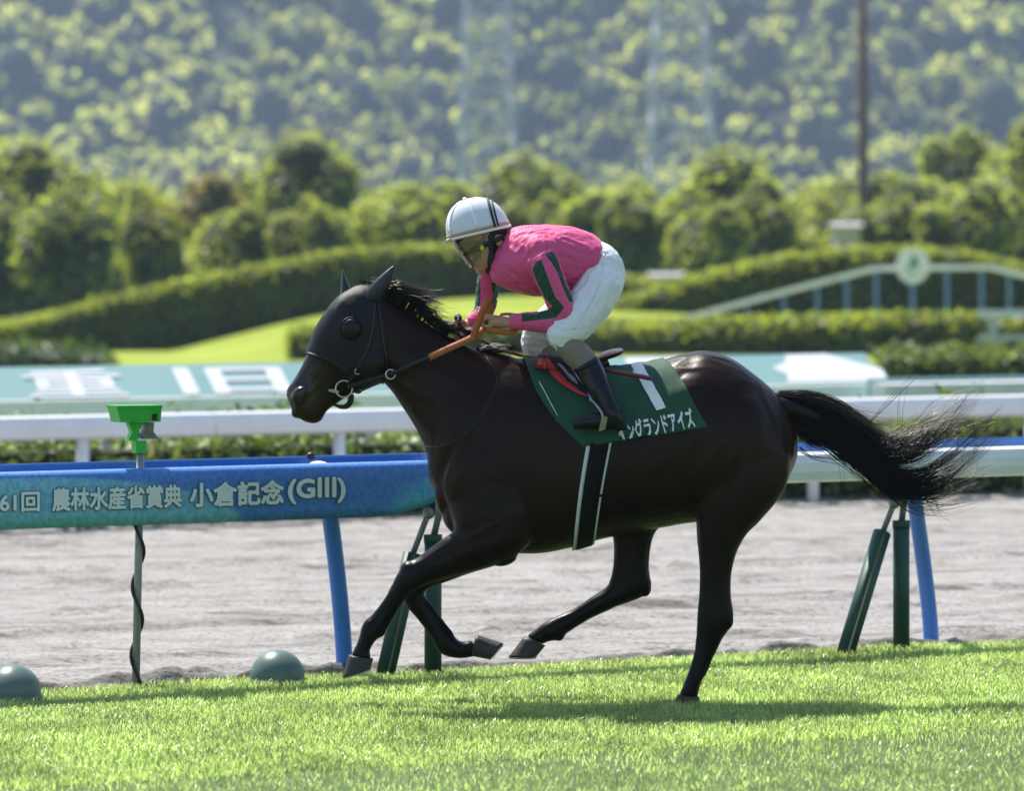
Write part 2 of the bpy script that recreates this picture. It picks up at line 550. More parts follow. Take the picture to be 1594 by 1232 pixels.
def crown_mesh(key, seed, rx, rz, n, size, lobes, material):
    rng = np.random.default_rng(seed)
    C, N = crown_arrays(rng, rx, rz, n, size, lobes)
    V, F = cards(C, N, size, rng)
    o = mk_np('crown', V, F, material)
    me = o.data
    bpy.data.objects.remove(o)
    # solid dark blobs added to keep the light out of the middle
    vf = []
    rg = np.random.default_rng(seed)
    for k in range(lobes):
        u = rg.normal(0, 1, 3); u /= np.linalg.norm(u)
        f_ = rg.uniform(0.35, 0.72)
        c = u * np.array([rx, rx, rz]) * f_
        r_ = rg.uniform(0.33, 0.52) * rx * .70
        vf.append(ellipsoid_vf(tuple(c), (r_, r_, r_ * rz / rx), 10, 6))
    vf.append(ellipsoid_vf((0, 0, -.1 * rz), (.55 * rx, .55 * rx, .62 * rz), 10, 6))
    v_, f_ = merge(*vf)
    o = mk('crown_core', v_, f_, M_CORE)
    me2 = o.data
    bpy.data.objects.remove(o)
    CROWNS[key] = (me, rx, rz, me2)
for i, (mt, lb) in enumerate(((M_LEAF, 11), (M_LEAF2, 13), (M_LEAF3, 9), (M_LEAF, 14), (M_LEAF_RUST, 9), (M_LEAF2, 10), (M_LEAF, 8))):
    crown_mesh(i, 100 + i, 1.0, 1.25, 3600, 0.085, lb, mt)
_v, _f = tube_vf([(0, 0, -0.05), (0.02, 0, .5), (-.02, .02, 1)], [.06, .045, .03], 8)
TRUNK_O = mk('trunk', _v, _f, M_BARK); TRUNK_ME = TRUNK_O.data; bpy.data.objects.remove(TRUNK_O)
def put_tree(px, ytop, wpx, dist, ybase, kind, label, group, name='broadleaf_tree', ground_z=None):
    """a tree whose crown is wpx wide and tops out at ytop when it stands dist metres off"""
    top = far(px, ytop, dist); mpp = dist / FPX
    rx = 0.63 * wpx * mpp
    bz = 0.0 if ground_z is None else ground_z
    cb = max(bz + 0.35, far(px, ybase, dist).z)
    hz = (top.z - cb) / 2
    me, r0, z0, me2 = CROWNS[kind]
    t = empty(name, (top.x, top.y, bz), label, 'tree', group)
    o = bpy.data.objects.new('crown', me); COL.objects.link(o); o.parent = t
    o.location = (0, 0, cb + hz - bz); o.scale = (rx, rx, hz / z0 * 1.02); o.rotation_euler = (0, 0, random.uniform(0, 6.28))
    o2 = bpy.data.objects.new('crown_core', me2); COL.objects.link(o2); o2.parent = t
    o2.location = o.location; o2.scale = o.scale; o2.rotation_euler = o.rotation_euler
    k = bpy.data.objects.new('trunk', TRUNK_ME); COL.objects.link(k); k.parent = t
    k.scale = (rx * 1.3, rx * 1.3, cb + hz - bz)
    return t

def hedge(name, top_pts, bot_pts, dist_pts, depth, label, cat='hedge', card=0.1, dens=1.15, material=M_HEDGE, seed=1, core=True, rough=0.05, group=None):
    """a clipped hedge: its top edge, foot and distance along its run, and its depth"""
    rng = np.random.default_rng(seed)
    m = 80
    xs = np.linspace(top_pts[0][0], top_pts[-1][0], m)
    ty = np.interp(xs, [p[0] for p in top_pts], [p[1] for p in top_pts])
    k = np.array([.1, .2, .4, .2, .1]); typ = np.convolve(np.pad(ty, 2, mode='edge'), k, 'valid')
    by = np.interp(xs, [p[0] for p in bot_pts], [p[1] for p in bot_pts])
    dd = np.interp(xs, [p[0] for p in dist_pts], [p[1] for p in dist_pts])
    T = np.array([far(x, y, d) for x, y, d in zip(xs, typ, dd)])
    B = np.array([far(x, y, d) for x, y, d in zip(xs, by, dd)])
    B[:, :2] = T[:, :2]
    B[:, 2] = np.minimum(B[:, 2], T[:, 2] - 0.2)
    back = np.array([0, 1.0, 0]) * depth
    r = 0.12
    # profile front foot, front shoulder, top, back shoulder, back foot
    prof = [B, T - [0, 0, r], T + np.array([0, r, 0]), T + back - [0, r, 0], T + back - [0, 0, r], B + back]
    root = empty(name, tuple((B[0] + B[-1]) / 2), label, cat, group)
    off = np.array(root.location)
    C, N = [], []
    for a, b, nr in ((0, 1, (0, -1, .1)), (1, 2, (0, -.7, .7)), (2, 3, (0, 0, 1)), (3, 4, (0, .7, .7)), (4, 5, (0, 1, 0))):
        P0, P1 = prof[a], prof[b]
        for i in range(m - 1):
            q = [P0[i], P0[i + 1], P1[i + 1], P1[i]]
            ar = np.linalg.norm(np.cross(q[1] - q[0], q[3] - q[0]))
            cnt = rng.poisson(ar * dens / (card * card * .6))
            if cnt == 0: continue
            u = rng.random((cnt, 1)); v = rng.random((cnt, 1))
            C.append((q[0] * (1 - u) + q[1] * u) * (1 - v) + (q[3] * (1 - u) + q[2] * u) * v)
            N.append(np.tile(np.array(nr, float), (cnt, 1)))
            if a in (1, 2):                                            # upright shoot tips along the clipped top
                u = rng.random((cnt, 1)); v = rng.random((cnt, 1))
                C.append((q[0] * (1 - u) + q[1] * u) * (1 - v) + (q[3] * (1 - u) + q[2] * u) * v + np.array([0, 0, 1.]) * card * rng.uniform(.2, .9, (cnt, 1)))
                N.append(np.tile(np.array((0, -1., .3)), (cnt, 1)) + rng.normal(0, .4, (cnt, 3)))
    for e, nx in ((0, -1.0), (m - 1, 1.0)):                     # leafy ends
        hh = T[e, 2] - B[e, 2]
        cnt = rng.poisson(hh * depth * dens / (card * card * .6))
        u = rng.random(cnt); v = rng.random(cnt)
        C.append(np.stack([np.full(cnt, T[e, 0]), T[e, 1] + u * depth, B[e, 2] + v * hh], 1))
        N.append(np.tile(np.array([nx, 0, 0]), (cnt, 1)))
    C = np.concatenate(C); N = np.concatenate(N)
    C = C + rng.normal(0, rough, C.shape)
    V, F = cards(C, N, card, rng)
    mk_np('foliage', V - off, F, material, root)
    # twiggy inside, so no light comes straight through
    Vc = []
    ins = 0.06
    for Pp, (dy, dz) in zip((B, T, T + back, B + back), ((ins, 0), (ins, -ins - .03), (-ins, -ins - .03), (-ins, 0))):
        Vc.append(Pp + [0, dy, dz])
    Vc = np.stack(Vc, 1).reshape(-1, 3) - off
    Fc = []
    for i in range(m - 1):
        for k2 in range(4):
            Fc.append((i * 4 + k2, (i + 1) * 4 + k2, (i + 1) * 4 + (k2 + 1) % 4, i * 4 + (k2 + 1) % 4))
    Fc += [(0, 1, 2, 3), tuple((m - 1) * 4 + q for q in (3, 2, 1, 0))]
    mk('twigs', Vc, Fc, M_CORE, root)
    return root

# ------------------------------------------------------------------ infield lawn, mounds, hedges
LAWN_TOP = [(-200, 575), (0, 572), (200, 563), (330, 530), (480, 490), (600, 472), (680, 464), (760, 459), (840, 456), (940, 458), (1010, 462), (1200, 470), (1800, 470)]
def lawn_mound():
    xs = np.linspace(-500, 2100, 131)
    ty = np.interp(xs, [p[0] for p in LAWN_TOP], [p[1] for p in LAWN_TOP])
    ty = np.convolve(np.pad(ty, 4, mode='edge'), np.ones(9) / 9, 'valid')
    back = np.array([far(x, y, 120) for x, y in zip(xs, ty)])
    front = np.array([far(x, 575, 93) for x in xs]); front[:, 2] = -0.03
    back[:, 2] = np.maximum(back[:, 2], -0.03)
    rows = []
    for v in np.linspace(0, 1, 17):
        r_ = front * (1 - v) + back * v
        r_[:, 2] = -0.03 + (back[:, 2] + 0.03) * (v * v * (3 - 2 * v) * .5 + v * .5)
        rows.append(r_)
    for v, q in ((6, .95), (16, .5), (30, 0)):                    # and down again behind the hedge
        r_ = back.copy(); r_[:, 1] += v; r_[:, 2] = -0.05 + (back[:, 2] + .05) * q
        rows.append(r_)
    V = np.stack(rows, 0)
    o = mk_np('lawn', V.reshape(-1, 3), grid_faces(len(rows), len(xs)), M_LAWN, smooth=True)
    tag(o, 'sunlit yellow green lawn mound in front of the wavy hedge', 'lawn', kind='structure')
lawn_mound()
hedge('wavy_hedge', [(-260, 560), (-120, 535), (0, 508), (80, 494), (150, 473), (300, 438), (450, 411), (560, 394), (650, 387), (760, 390), (880, 412), (960, 432), (1020, 446)],
      [(-260, 585), (0, 575), (200, 563), (330, 532), (480, 492), (600, 474), (680, 466), (840, 458), (1020, 463)], [(-260, 119), (1020, 119)], 2.2,
      'long clipped hedge rising in a wave behind the horse and rider', seed=3)
hedge('wavy_hedge', [(930, 486), (1000, 463), (1100, 432), (1200, 408), (1300, 395), (1420, 390), (1500, 399), (1594, 418), (1800, 470)],
      [(930, 530), (1800, 530)], [(930, 112), (1800, 112)], 2.0, 'arched clipped hedge behind the white sloping handrail and round sign', seed=4)
hedge('low_hedge', [(448, 521), (600, 512), (800, 508), (1000, 512), (1200, 505), (1380, 498), (1700, 500)],
      [(448, 560), (1700, 553)], [(448, 98), (1700, 98)], 2.4, 'low straight clipped hedge running right from behind the horse head', seed=5)

def flower_bed():
    M_PETAL = leaf_mat('white_petal', (0.7, 0.7, 0.72), (0.8, 0.8, 0.8), (0.7, 0.7, 0.7), 0.3, 2, 0.03)
    h = hedge('flower_bed', [(-160, 552), (0, 545), (60, 548), (110, 553), (165, 566)], [(-160, 584), (165, 584)], [(-160, 88), (165, 88)], 1.6,
              'leafy flower bed dotted with white blooms at the left edge', 'flower bed', material=M_SHRUB, seed=8, rough=0.09, card=0.11, dens=1.0)
    rng = np.random.default_rng(3)
    C = []
    for k in range(150):
        p = far(rng.uniform(-150, 165), 0, 88 + rng.uniform(-.08, 1.2)); zt = far(0, np.interp(p.x * FPX / 88 + 797, [0, 60, 110, 165], [545, 548, 553, 566]), 88).z
        p.z = zt - rng.uniform(-.05, .35)
        C.append(p)
    C = np.array([tuple(c) for c in C])
    C = np.repeat(C, 6, 0) + rng.normal(0, .025, (len(C) * 6, 3))
    V, F = cards(C, np.tile(np.array([0, -.6, .7]), (len(C), 1)), .08, rng, 1.0)
    b_ = mk_np('blossoms', V - np.array(h.location), F, M_PETAL, h)
    b_['kind'] = 'stuff'
flower_bed()

# ------------------------------------------------------------------ trees behind the infield
ROW = 'clipped trees in a row behind the wavy hedge'
BACK = 'larger trees behind the clipped row'
for (px, yt, wd, d, yb, k, lab) in (
    (22, 296, 150, 165, 500, 1, 'dark clipped tree cut by the left edge of the photo'),
    (112, 272, 165, 160, 505, 5, 'broad dark clipped tree with golden top, second from the left edge'),
    (242, 283, 125, 165, 500, 2, 'golden topped clipped tree, third from the left edge'),
    (348, 300, 140, 170, 490, 3, 'bright green clipped tree, fourth from the left edge'),
    (458, 298, 92, 165, 470, 2, 'small clipped tree right below the tall bushy tree, left of its twin'),
    (512, 306, 86, 163, 460, 0, 'small clipped tree just above and left of the horse ears'),
    (612, 266, 160, 168, 450, 0, 'wide clipped tree left of the jockey helmet'),
    (695, 290, 105, 172, 450, 1, 'clipped tree directly behind the jockey helmet'),
    (792, 296, 84, 170, 450, 5, 'narrow clipped tree just right of the jockey helmet'),
    (850, 294, 100, 172, 450, 2, 'clipped tree above the back of the jockey'),
    (925, 280, 118, 168, 450, 0, 'clipped tree above the seat of the jockey breeches'),
    (992, 298, 110, 164, 450, 1, 'clipped tree between the jockey and the pointed clipped tree'),
    (1088, 298, 128, 158, 470, 3, 'rounded clipped tree above the low end of the white handrail'),
    (1188, 280, 130, 164, 470, 1, 'large dark clipped tree left of the pale hut'),
    (1278, 300, 98, 178, 460, 2, 'clipped tree with golden top beside the pale hut'),
    (1384, 284, 112, 164, 460, 5, 'clipped tree just right of the foot of the brown pole'),
    (1502, 284, 140, 162, 460, 1, 'dark clipped tree with golden top to the right of the round sign'),
    (1592, 300, 110, 166, 460, 6, 'clipped tree cut by the right edge of the photo'),
    (1690, 290, 120, 166, 470, 0, 'first clipped tree past the right edge of the frame'),
    (-80, 290, 140, 166, 500, 3, 'first clipped tree past the left edge of the frame')):
    put_tree(px, yt, wd, d, yb, k, lab, ROW, 'clipped_tree')
for (px, yt, wd, k, q) in ((-190, 288, 140, 0, 'second clipped tree past the left'), (-310, 295, 150, 1, 'third clipped tree past the left'), (1800, 286, 140, 5, 'second clipped tree past the right'), (1910, 294, 150, 3, 'third clipped tree past the right')):
    put_tree(px, yt, wd, 168, 480, k, q + ' edge of the frame', ROW, 'clipped_tree')
for (px, yt, wd, d, yb, k, lab) in (
    (80, 222, 220, 205, 420, 6, 'large pale green tree behind the left end of the clipped row'),
    (215, 262, 130, 215, 420, 0, 'pale tree rising between the two leftmost big crowns'),
    (325, 266, 110, 200, 420, 4, 'small tree with rust coloured top, left of the tall bushy tree'),
    (462, 214, 210, 200, 430, 1, 'tall dark bushy tree above and left of the horse ears'),
    (700, 268, 140, 222, 420, 0, 'pale tree showing left above the jockey helmet'),
    (832, 220, 175, 202, 430, 5, 'tall dark round tree above the back of the jockey, behind the row'),
    (985, 262, 150, 215, 420, 3, 'pale tree at the foot of the right lattice pylon'),
    (1135, 240, 230, 205, 430, 6, 'broad bright tree right of the lattice pylon'),
    (1290, 262, 170, 215, 420, 0, 'flat bright tree left of the brown pole'),
    (1420, 250, 200, 200, 430, 3, 'bright tree mass right of the brown pole'),
    (1495, 178, 140, 225, 400, 5, 'tall dark round tree at the upper right'),
    (1580, 188, 150, 215, 420, 6, 'tall bright tree cut by the right edge of the photo'),
    (1690, 200, 180, 215, 420, 1, 'tall tree outside the right edge of the photo'),
    (-70, 230, 200, 205, 420, 5, 'tall tree outside the left edge of the photo')):
    put_tree(px, yt, wd, d, yb, k, lab, BACK, 'bushy_tree')

hedge('shrub_belt', [(-400, 425), (0, 405), (150, 412), (300, 402), (450, 396), (640, 385), (800, 384), (1000, 388), (1200, 376), (1400, 372), (1600, 380), (2000, 385)], [(-400, 512), (2000, 512)], [(-400, 176), (2000, 176)], 2.5,
      'dark shrub belt closing the gaps under the clipped tree row', 'shrubs', card=.22, dens=.9, material=M_LEAF2, seed=77, rough=.22)

# ------------------------------------------------------------------ wooded hill
HK = 3.0                                   # the hill stands well back
def hill_z(x, y):
    x, y = x / HK, (y + 20) / HK - 20
    return HK * hill_base(x, y)
def hill_base(x, y):
    t = max(0.0, y - 330)
    return -0.05 + t * 0.50 * (1 - math.exp(-t / 30)) + 5.0 * math.sin(x * 0.035 + 1.0) * min(1, t / 60) + 2.5 * math.sin(x * .09 + y * .05) * min(1, t / 40)
def hill():
    xs = np.linspace(-700, 700, 110); ys = np.linspace(325, 560, 60) * HK
    V = np.array([(x, y, hill_z(x, y)) for y in ys for x in xs])
    o = mk_np('hill', V, grid_faces(len(ys), len(xs)), M_CORE, smooth=True)
    tag(o, 'steep hillside under the woods', 'hill', kind='structure')
    rng = np.random.default_rng(21)
    Cs, Ns, Sz = [], [], []
    n = 0
    cores = []
    for k in range(4850):
        y = rng.uniform(348, 492) * HK; x = (rng.uniform(-.12, .12) if rng.random() < .82 else rng.choice([-1, 1]) * rng.uniform(.12, .19)) * (y + 20)
        r = rng.choice([.75, 1.1, 1.6, 2.4], p=[.32, .36, .25, .07]) * rng.uniform(.85, 1.2) * HK
        nl = 5
        z0 = hill_z(x, y) + r * rng.uniform(.7, 1.7)
        cores.append((x, y, z0 - r * .15, r * .74))
        for l in range(nl):
            u = rng.normal(0, 1, 3); u /= np.linalg.norm(u); u[2] = abs(u[2]) * 1.0
            c = np.array([x, y, z0]) + u * r * .55
            rr = r * rng.uniform(.4, .62); q = 12
            v = rng.normal(0, 1, (q, 3)); v /= np.linalg.norm(v, axis=1)[:, None]
            w_ = rng.normal(0, 1, (q, 3)); Cs.append(c + v * rr * rng.uniform(.7, 1.05, (q, 1))); Ns.append(np.where((rng.random(q) < .5)[:, None], w_ / np.linalg.norm(w_, axis=1)[:, None], v))
        n += 1
    C = np.concatenate(Cs); N = np.concatenate(Ns)
    V, F = cards(C, N, .58 * HK, rng, 1.3)
    o = mk_np('hillside_forest', V, F, M_HILL)
    tag(o, 'hazy green woods covering the whole hillside', 'forest', kind='stuff')
    bv, bf = ellipsoid_vf((0, 0, 0), (1, 1, 1.15), 6, 4)
    bv = np.array([tuple(p) for p in bv]); K = np.array(cores)
    V = (bv[None] * K[:, 3][:, None, None] + K[:, None, :3]).reshape(-1, 3)
    tri = []
    for q in bf:
        tri += [(q[0], q[1], q[2])] + ([(q[0], q[2], q[3])] if len(q) == 4 else [])
    tri = np.array(tri)
    F = (tri[None] + (np.arange(len(K)) * len(bv))[:, None, None]).reshape(-1, 3)
    o = mk_np('forest_cores', V, F, M_CORE, nper=3)  # unseen blobs added inside the crowns to block light
    tag(o, 'dark solid cores added inside the hillside woods to block light', 'forest', kind='stuff')
hill()

# ================================================================== FAR STRUCTURES
M_WHITE = mat('white_paint', (0.84, 0.84, 0.86), 0.35, 0.05, 5)
M_WHITE2 = mat('weathered_white', (0.62, 0.63, 0.66), 0.5, 0.12, 3)
M_BLUE = mat('blue_plastic', (0.045, 0.20, 0.62), 0.38, 0.06, 3)
M_BLUE_D = mat('blue_lip', (0.035, 0.15, 0.42), 0.45, 0.10, 4)
M_POSTBLUE = mat('faded_blue_post', (0.13, 0.25, 0.46), 0.5, 0.1, 3)
M_STEEL = mat('galvanised_steel', (0.42, 0.45, 0.46), 0.5, 0.15, 6, metal=0.4)
M_PYLON = mat('pylon_steel', (0.34, 0.35, 0.37), 0.6, 0.1, 1, metal=0.2)
M_RUST = mat('brown_pole', (0.13, 0.075, 0.065), 0.6, 0.15, 2)
M_BOARD = mat('board_green', (0.27, 0.44, 0.43), 0.4, 0.06, 1)
M_BLACK = mat('black_rubber', (0.012, 0.012, 0.014), 0.5, 0.2, 20)
M_SIGNGREEN = mat('sign_green', (0.01, 0.22, 0.12), 0.5, 0.1, 5)
M_STONE = mat('pale_concrete', (0.32, 0.31, 0.31), 0.8, 0.1, 1)

def pole_tube(name, pts, rad, material, parent=None, seg=12, sm=True):
    v, f = tube_vf(pts, rad, seg)
    return mk(name, v, f, material, parent, sm)

# brown pole
a, b = far(1344, 300, 182), far(1342, -260, 182)
t = empty('lamp_pole', (a.x, a.y, 0), 'tall brown steel pole rising above the trees at the right', 'pole')
pole_tube('shaft', [(0, 0, 0), (0, 0, a.z), (0, 0, b.z)], [.24, .215, .16], M_RUST, t)
v, f = ellipsoid_vf((0, 0, b.z), (.17, .17, .08)); mk('cap', v, f, M_RUST, t, True)
v, f = tube_vf([(0, 0, 0), (0, 0, .25)], .36, 12); mk('base_flange', v, f, M_RUST, t)

# lattice pylons on the hill foot
def pylon(px, wbot, ybot, dist, ang, label):
    c = far(px, ybot, dist); hw = wbot * dist / FPX / 2
    k_ = dist / 318.0
    t = empty('lattice_pylon', (c.x, c.y, 0), label, 'pylon', 'power pylons in front of the hill')
    t.rotation_euler.z = ang
    H = 30.0 * k_
    def corner(k, z):
        q = hw * (1 - 0.62 * z / H)
        return Vector(((-q, q, q, -q)[k], (-q, -q, q, q)[k], z + c.z))
    for k in range(4):
        pole_tube('leg', [corner(k, -c.z - .1), corner(k, 0), corner(k, H)], [.19 * k_, .19 * k_, .13 * k_], M_PYLON, t, 6)
    z = -c.z * .8
    while z < H - 2:
        st = hw * 2 * (1 - 0.62 * z / H) * 0.8
        z2 = min(H, z + st)
        for k in range(4):
            k2 = (k + 1) % 4
            vf = [tube_vf([corner(k, z), corner(k2, z2)], .08 * k_, 5), tube_vf([corner(k2, z), corner(k, z2)], .08 * k_, 5), tube_vf([corner(k, z2), corner(k2, z2)], .08 * k_, 5)]
            v, f = merge(*vf)
            mk('brace', v, f, M_PYLON, t)
        z = z2
pylon(1060, 96, 262, 720, .04, 'pale lattice pylon left of the brown pole, above the rump of the horse')
pylon(760, 84, 280, 800, .06, 'faint lattice pylon standing above the jockey helmet')

# pale hut and white box among the trees
def hut(px, y0, y1, wpx, dist, label, hgt_roof=.5):
    a = far(px - wpx / 2, y1, dist); b = far(px + wpx / 2, y0, dist)
    t = empty('small_hut', ((a.x + b.x) / 2, a.y, 0), label, 'hut')
    hw = (b.x - a.x) / 2
    v, f = box_vf((-hw, 0, 0), (hw, 2.2, b.z)); mk('wall', v, f, M_STONE, t)
    e = .15
    v = [(-hw - e, -e, b.z), (hw + e, -e, b.z), (hw + e, 2.2 + e, b.z), (-hw - e, 2.2 + e, b.z), (-hw - e, 1.1, b.z + hgt_roof), (hw + e, 1.1, b.z + hgt_roof)]
    f = [(0, 1, 5, 4), (2, 3, 4, 5), (0, 4, 3), (1, 2, 5), (0, 3, 2, 1)]
    mk('roof', v, f, M_STONE, t)
    v, f = box_vf((hw * .1, -.03, 0), (hw * .6, 0, min(1.9, b.z * .6))); mk('door', v, f, M_STEEL, t)
hut(1320, 352, 395, 36, 150, 'narrow pale hut between the trees left of the brown pole', .15)
hut(1040, 430, 446, 46, 135, 'small white hut peeking over the hedge right of the jockey', .12)

# sloping handrail with blue posts and round sign
def handrail():
    d = 105
    pts = [(985, 517), (1100, 487), (1200, 460), (1300, 434), (1362, 418), (1420, 417), (1540, 416), (1590, 428), (1700, 462), (1800, 495)]
    W = [far(x, y, d) for x, y in pts]
    t = empty('sloping_handrail', (W[0].x, W[0].y, 0), 'white arched handrail with blue posts sloping up behind the horse rump', 'handrail')
    off = Vector(t.location)
    for a, b in zip(W[:-1], W[1:]):                                  # one flat rail per straight run
        u = (b - a).normalized(); nrm = Vector((-u.z, 0, u.x)) * .06
        y_ = Vector((0, .05, 0)); e = u * .01
        q = [a - nrm - y_ + e, b - nrm - y_ - e, b + nrm - y_ - e, a + nrm - y_ + e]
        v = [p - off for p in q] + [p + y_ * 2 - off for p in q]
        mk('rail', v, [(0, 1, 2, 3), (7, 6, 5, 4), (0, 4, 5, 1), (1, 5, 6, 2), (2, 6, 7, 3), (3, 7, 4, 0)], M_WHITE, t)
    for x in (1107, 1163, 1220, 1272, 1318, 1364, 1474, 1528, 1571, 1625, 1680):
        yt = np.interp(x, [p[0] for p in pts], [p[1] for p in pts]) + 5
        a = far(x, yt, d)
        v, f = box_vf((a.x - off.x - .042, -.03, 0.02), (a.x - off.x + .042, .03, a.z))
        mk('post', v, f, M_POSTBLUE, t)
handrail()
def round_sign():
    c = far(1421, 414, 104); r = .385
    t = empty('round_sign', (c.x, c.y, 0), 'round white sign with green horse emblem on a blue post', 'sign')
    seg = 40
    V = [(r * math.cos(2 * math.pi * k / seg), 0, c.z + 1.07 * r * math.sin(2 * math.pi * k / seg)) for k in range(seg)]
    V2 = [(x, .05, z) for x, y, z in V]
    F = [tuple(range(seg)), tuple(range(seg, 2 * seg))[::-1]] + [(k, seg + k, seg + (k + 1) % seg, (k + 1) % seg) for k in range(seg)]
    mk('disc', V + V2, F, M_WHITE, t)
    # green emblem: a leaping form above a bar of small letters
    em = [(-.02, .22), (.06, .27), (.10, .18), (.09, .08), (.17, -.02), (.12, -.06), (.02, .00), (-.06, -.08), (-.17, -.11), (-.10, -.01), (-.05, .10)]
    V = [(x, -.008, c.z + z) for x, z in em]
    mk('emblem', V, [tuple(range(len(em)))], M_SIGNGREEN, t)
    vf = [([(x, -.008, c.z - .235), (x + .055, -.008, c.z - .235), (x + .055, -.008, c.z - .165), (x, -.008, c.z - .165)], [(0, 1, 2, 3)]) for x in (-.13, -.03, .07)]
    v, f = merge(*vf); mk('letter_marks', v, f, M_SIGNGREEN, t)
    v, f = box_vf((-.05, .055, 0.02), (.05, .11, c.z)); mk('post', v, f, M_POSTBLUE, t)
round_sign()
def metal_frame():
    d = 82
    t = empty('steel_barrier', tuple(ground(1545, 580)), 'grey steel barrier with two bars at the right edge', 'barrier')
    t.location = (far(1545, 580, d).x, d - CAM_D, 0)
    off = Vector(t.location)
    for y, h_ in ((489, .07), (526, .05)):
        a, b = far(1523, y, d), far(1780, y - 3, d)
        v, f = box_vf((a.x - off.x, -.04, a.z - h_), (b.x - off.x, .04, a.z + h_)); mk('bar', v, f, M_STEEL if y > 500 else M_WHITE2, t)
    for x in (1547, 1640, 1735):
        a = far(x, 494, d)
        v, f = box_vf((a.x - off.x - .08, .045, 0), (a.x - off.x + .08, .12, a.z)); mk('post', v, f, M_STEEL, t)
metal_frame()
hedge('bright_shrubs', [(1372, 558), (1400, 550), (1440, 556), (1480, 548), (1530, 553), (1594, 550), (1750, 552)], [(1372, 590), (1750, 590)], [(1372, 75), (1750, 75)], .9,
      'bright green shrubs right of the sloping green board', 'shrubs', material=M_BRIGHT, seed=12, card=.09, rough=.07, dens=.9)

# ------------------------------------------------------------------ far white rail across the dirt
FN = None
p0 = ground(1290, 778)
FN = (p0 - E0).dot(NV)                                            # its offset in the rail frame (negative: beyond)
def far_rail():
    t = empty('far_rail', tuple(RP(0, FN, 0)), 'long white running rail on the far side of the dirt track', 'rail')
    off = Vector(t.location)
    z1 = rail_sz(1500, 617, FN)[1]; z0 = rail_sz(1500, 651, FN)[1]
    sa, sb = -16, 24
    prof = [(FN, z0), (FN + .04, z0 + .02), (FN + .05, (z0 + z1) / 2), (FN + .03, z1 - .01), (FN, z1), (FN - .10, z1), (FN - .12, z1 - .03), (FN - .12, z0)]
    L = 4.0
    s = sa
    while s < sb:
        v, f = sweep_vf(prof, s + .004, s + L - .004); mk('beam', [Vector(p) - off for p in v], f, M_WHITE, t); s += L
    sp = [rail_sz(x, 770, FN)[0] for x in (133, 555, 920, 1270)]
    st = (sp[3] - sp[0]) / 3
    for k in range(-4, 8):
        s = sp[0] + k * st
        v, f = tube_vf([RP(s, FN - .05, -.05) - off, RP(s, FN - .05, z0 + .02) - off], .05, 12); mk('post', v, f, M_WHITE, t, True)
far_rail()
def inner_rail():
    n = FN - 1.3
    t = empty('inner_rail', tuple(RP(0, n, 0)), 'second weathered white rail close behind the far running rail', 'rail')
    off = Vector(t.location)
    z1 = rail_sz(400, 642, n)[1]; z0 = z1 - .10
    v, f = sweep_vf([(n, z0), (n + .05, z0), (n + .05, z1), (n, z1)], -18, 26); mk('beam', [Vector(p) - off for p in v], f, M_WHITE2, t)
    sp = rail_sz(165, 700, n)[0]; st = (rail_sz(1318, 760, n)[0] - sp) / 3
    for k in range(-4, 8):
        v, f = tube_vf([RP(sp + k * st, n, -.05) - off, RP(sp + k * st, n, z0 + .02) - off], .05, 12); mk('post', v, f, M_WHITE2, t, True)
inner_rail()
def shrub_row(name, n0, s0, s1, h0, depth, label, material, seed, card, dens=.8, rough=.09):
    rng = np.random.default_rng(seed)
    t = empty(name, tuple(RP((s0 + s1) / 2, n0, 0)), label, 'shrubs')
    off = np.array(t.location)
    cnt = int((s1 - s0) * (h0 * 2 + depth) * dens / (card * card * .6))
    s = rng.uniform(s0, s1, cnt)
    hv = h0 * (0.82 + .22 * np.sin(s * 2.3) * np.sin(s * .71 + 1) + .12 * np.sin(s * 5.1))
    u = rng.random(cnt)
    pth = u * (hv + depth + hv)
    fr = pth < hv; tp = (~fr) & (pth < hv + depth)
    z = np.where(fr, pth, np.where(tp, hv, hv - (pth - hv - depth)))
    q = np.where(fr, 0, np.where(tp, pth - hv, depth))
    C = np.array(E0) + s[:, None] * np.array(SV) + (n0 - q)[:, None] * np.array(NV); C[:, 2] = z
    N = np.where(fr[:, None], np.array(NV), np.where(tp[:, None], np.array([0, 0, 1.]), -np.array(NV)))
    C = C + rng.normal(0, rough, C.shape)
    V, F = cards(C, N, card, rng)
    mk_np('foliage', V - off, F, material, t)
    v, f = sweep_vf([(n0 - .12, 0), (n0 - .12, h0 * .72), (n0 - depth + .12, h0 * .72), (n0 - depth + .12, 0)], s0 + .1, s1 - .1)
    mk('twigs', [Vector(p) - Vector(off) for p in v], f, M_CORE, t)
shrub_row('shrub_row', FN - .35, -15, 24, .74, .8, 'dark leafy shrub row under the far white rail', M_SHRUB, 31, .065)
shrub_row('shrub_row', FN - 2.3, -16, 26, .56, 1.2, 'yellow green shrub strip below the sloping board', M_BRIGHT, 32, .065)

